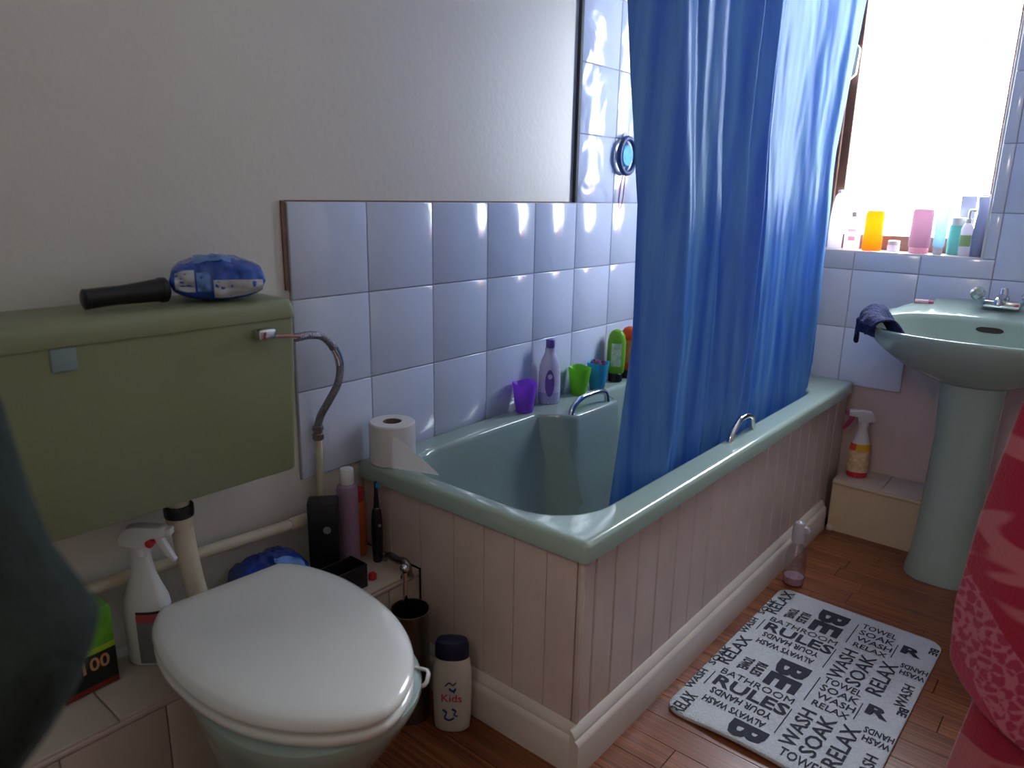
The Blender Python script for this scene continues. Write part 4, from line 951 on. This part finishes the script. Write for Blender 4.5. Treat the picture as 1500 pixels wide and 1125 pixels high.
# ------------------------------------------------------------------ red towel over a wall rail, right
def towel_mat(nm, front):
    m = bpy.data.materials.new(nm); m.use_nodes = True; nt = m.node_tree; N = nt.nodes; b = N['Principled BSDF']
    tc = N.new('ShaderNodeTexCoord'); mp = N.new('ShaderNodeMapping'); nt.links.new(tc.outputs['Object'], mp.inputs['Vector'])
    mp.inputs['Scale'].default_value = (1, 0.0, 1)
    mpb = N.new('ShaderNodeMapping'); mpb.inputs['Scale'].default_value = (0.55, 0, 1.5); nt.links.new(tc.outputs['Object'], mpb.inputs['Vector'])
    nz = N.new('ShaderNodeTexNoise'); nz.inputs['Scale'].default_value = 9; nz.inputs['Distortion'].default_value = 1.2; nz.inputs['Detail'].default_value = 0.5; nt.links.new(mpb.outputs[0], nz.inputs['Vector'])
    rp = N.new('ShaderNodeValToRGB'); rp.color_ramp.elements[0].position = 0.545; rp.color_ramp.elements[1].position = 0.585
    rp.color_ramp.elements[0].color = lin('#a3183c'); rp.color_ramp.elements[1].color = lin('#bd6572'); nt.links.new(nz.outputs['Fac'], rp.inputs['Fac'])
    vo = N.new('ShaderNodeTexVoronoi'); vo.inputs['Scale'].default_value = 17; vo.inputs['Randomness'].default_value = 0.0; nt.links.new(mp.outputs[0], vo.inputs['Vector'])
    mu = N.new('ShaderNodeMath'); mu.operation = 'MULTIPLY'; mu.inputs[1].default_value = 30; nt.links.new(vo.outputs['Distance'], mu.inputs[0])
    sn = N.new('ShaderNodeMath'); sn.operation = 'SINE'; nt.links.new(mu.outputs[0], sn.inputs[0])
    rp2 = N.new('ShaderNodeValToRGB'); rp2.color_ramp.elements[0].position = 0.25; rp2.color_ramp.elements[1].position = 0.45
    rp2.color_ramp.elements[0].color = lin('#a82c55'); rp2.color_ramp.elements[1].color = lin('#c0687f'); v2 = N.new('ShaderNodeTexVoronoi'); v2.feature = 'DISTANCE_TO_EDGE'; v2.inputs['Scale'].default_value = 62; v2.inputs['Randomness'].default_value = 0.55; nt.links.new(mp.outputs[0], v2.inputs['Vector'])
    m9 = N.new('ShaderNodeMath'); m9.operation = 'MULTIPLY_ADD'; m9.inputs[1].default_value = -3.6; m9.inputs[2].default_value = 0.75; nt.links.new(v2.outputs['Distance'], m9.inputs[0])
    m8 = N.new('ShaderNodeMath'); m8.operation = 'MULTIPLY_ADD'; m8.inputs[1].default_value = 0.28; nt.links.new(sn.outputs[0], m8.inputs[0]); nt.links.new(m9.outputs[0], m8.inputs[2])
    nt.links.new(m8.outputs[0], rp2.inputs['Fac'])
    # flower band follows the hem: mask by x + z
    sp_ = N.new('ShaderNodeSeparateXYZ'); nt.links.new(tc.outputs['Object'], sp_.inputs[0])
    m1 = N.new('ShaderNodeMath'); m1.operation = 'MULTIPLY_ADD'; m1.inputs[1].default_value = 1.15; nt.links.new(sp_.outputs['X'], m1.inputs[0]); nt.links.new(sp_.outputs['Z'], m1.inputs[2])
    r3 = N.new('ShaderNodeValToRGB'); r3.color_ramp.interpolation = 'CONSTANT'; e = r3.color_ramp.elements
    e[0].position = 0.0; e[0].color = (0, 0, 0, 1); e[1].position = BAND0; e[1].color = (1, 1, 1, 1) if front else (0, 0, 0, 1); q = e.new(BAND1); q.color = (0, 0, 0, 1)
    nt.links.new(m1.outputs[0], r3.inputs['Fac'])
    mx = N.new('ShaderNodeMixRGB'); nt.links.new(r3.outputs[0], mx.inputs['Fac']); nt.links.new(rp.outputs[0], mx.inputs['Color1']); nt.links.new(rp2.outputs[0], mx.inputs['Color2'])
    fin = mx
    if front:
        lt_ = N.new('ShaderNodeMath'); lt_.operation = 'LESS_THAN'; lt_.inputs[1].default_value = BAND0; nt.links.new(m1.outputs[0], lt_.inputs[0])
        fin = N.new('ShaderNodeMixRGB'); nt.links.new(lt_.outputs[0], fin.inputs['Fac']); nt.links.new(mx.outputs[0], fin.inputs['Color1']); fin.inputs['Color2'].default_value = lin('#ab2a56')
    nt.links.new(fin.outputs[0], b.inputs['Base Color']); b.inputs['Roughness'].default_value = 0.95
    b.inputs['Sheen Weight'].default_value = 0.3
    n2 = N.new('ShaderNodeTexNoise'); n2.inputs['Scale'].default_value = 350; nt.links.new(tc.outputs['Object'], n2.inputs['Vector'])
    bp = N.new('ShaderNodeBump'); bp.inputs['Strength'].default_value = 0.6; bp.inputs['Distance'].default_value = 0.004; nt.links.new(n2.outputs['Fac'], bp.inputs['Height']); nt.links.new(bp.outputs[0], b.inputs['Normal'])
    return m
BAND0, BAND1 = 0.497, 0.62
TY = 0.30
tw = thing('bath_towel', 'red and pink patterned bath towel hanging over a rail beside the basin', 'towel', (1.23, TY, 0.0))
TM = towel_mat('red_patterned_towelling', True); TMB = towel_mat('red_plain_towelling', False)
def sheet(name, left, bot, top, y_, right=1.56, th_=0.011, nx=34, nz_=44, ph=0.0):
    v, f = [], []
    for i in range(nz_+1):
        q = i/nz_
        for j in range(nx+1):
            u = j/nx
            xb = left(0.45)+(right-left(0.45))*u
            z0 = bot(xb); z = z0+(top-z0)*q
            x = left(z)+(right-left(z))*u
            yy = y_ + 0.014*math.sin(x*22+ph)*(1-q*0.7) + 0.006*math.sin(x*51+z*3) - 0.02*(1-u)**6*(-1)
            v.append((x-1.23, yy-TY, z))
    n = nx+1
    for i in range(nz_):
        for j in range(nx): f.append((i*n+j, i*n+j+1, (i+1)*n+j+1, (i+1)*n+j))
    o = pyd(name, v, f, TM if 'front' in name else TMB, tw); md = o.modifiers.new('thickness', 'SOLIDIFY'); md.thickness = th_; md.offset = 0
    md = o.modifiers.new('bev', 'BEVEL'); md.width = 0.004; md.segments = 2
    return o
lf = lambda z: lerp(z, [(0.36, 1.262), (0.42, 1.243), (0.47, 1.237), (0.55, 1.232), (0.70, 1.244), (0.866, 1.266), (1.02, 1.30)])
sheet('front_fall', lf, lambda x: lerp(x, [(1.20, 0.475), (1.235, 0.462), (1.255, 0.432), (1.28, 0.414), (1.35, 0.37), (1.56, 0.34)]), 1.02, TY-0.030)
lf2 = lambda z: lerp(z, [(0.12, 1.245), (0.27, 1.262), (0.43, 1.283), (1.02, 1.30)])
sheet('back_fall', lf2, lambda x: 0.12+0.02*math.sin(x*20), 1.02, TY+0.030, ph=1.0)
tube('top_fold', [(0.075, 0, 1.0205), (0.2, 0, 1.0205), (0.33, 0, 1.0205)], 0.034, TMB, tw, 16, 3, 0.6)
rs = thing('towel_rail', 'white towel rail arm fixed to the wall holding the red towel', 'rail', (XR, TY, 1.0))
tube('arm', [(-0.30, 0, -0.01), (-0.15, 0, -0.01), (0.0, 0, -0.01)], 0.008, WHITEM, rs, 12, 3)
lathe('wall_plate', [(0.025, -0.008), (0.025, -0.0005)], WHITEM, rs, 20, loc=(0, 0, -0.01), axis='x')

# ------------------------------------------------------------------ dark green garment hanging near the doorway
gm = thing('hanging_garment', 'dark green fleece garment hanging close beside the toilet cistern', 'garment', (0.74, -0.86, 0.60))
FLE = mat('dark_green_fleece', '#17221f', 1.0, var=0.35, vs=14, bump=0.4, bs=60)
sil = [(1.30, 0.735, -0.86), (1.15, 0.775, -0.80), (1.06, 0.79, -0.772), (1.007, 0.806, -0.752), (0.946, 0.832, -0.750), (0.915, 0.848, -0.747), (0.892, 0.868, -0.740), (0.877, 0.880, -0.735), (0.862, 0.881, -0.740), (0.836, 0.877, -0.750), (0.806, 0.866, -0.766), (0.775, 0.853, -0.785), (0.73, 0.83, -0.80), (0.68, 0.80, -0.82)]
dx, dy = 0.767, 0.641
rings = []
for z, sx_, sy_ in [(z_-0.018 if z_ < 1.1 else z_, a_, b_) for z_, a_, b_ in sil]:
    w = 0.075 if z < 1.2 else 0.045; d_ = 0.055 if z < 1.2 else 0.03
    cx_, cy_ = sx_-dx*w, sy_-dy*w; ring = []
    for i in range(40):
        a = 2*math.pi*i/40; k = 1+0.10*noise.noise(Vector((math.cos(a)*2, math.sin(a)*2, z*9)))*(1-max(0, math.cos(a)))
        p_, q_ = math.cos(a)*w*k, math.sin(a)*d_*k
        ring.append((cx_+dx*p_-dy*q_-0.74, cy_+dy*p_+dx*q_+0.86, z-0.60))
    rings.append(ring)
loft('fleece_body', rings, FLE, gm)
tube('hanging_loop', [(-0.04, -0.02, 0.69), (-0.03, -0.07, 0.735), (-0.03, -0.105, 0.75)], 0.004, FLE, gm, 8, 4)
hk = thing('coat_hook', 'chrome coat hook on the wall holding the dark green garment', 'hook', (0.71, YF, 1.35))
lathe('plate', [(0.018, 0.0005), (0.018, 0.005), (0.014, 0.008)], CHROME, hk, 20, axis='y')
tube('peg', [(0, 0.006, 0), (0, 0.03, -0.004), (0, 0.045, 0.006), (0, 0.048, 0.02)], 0.005, CHROME, hk, 10, 5)
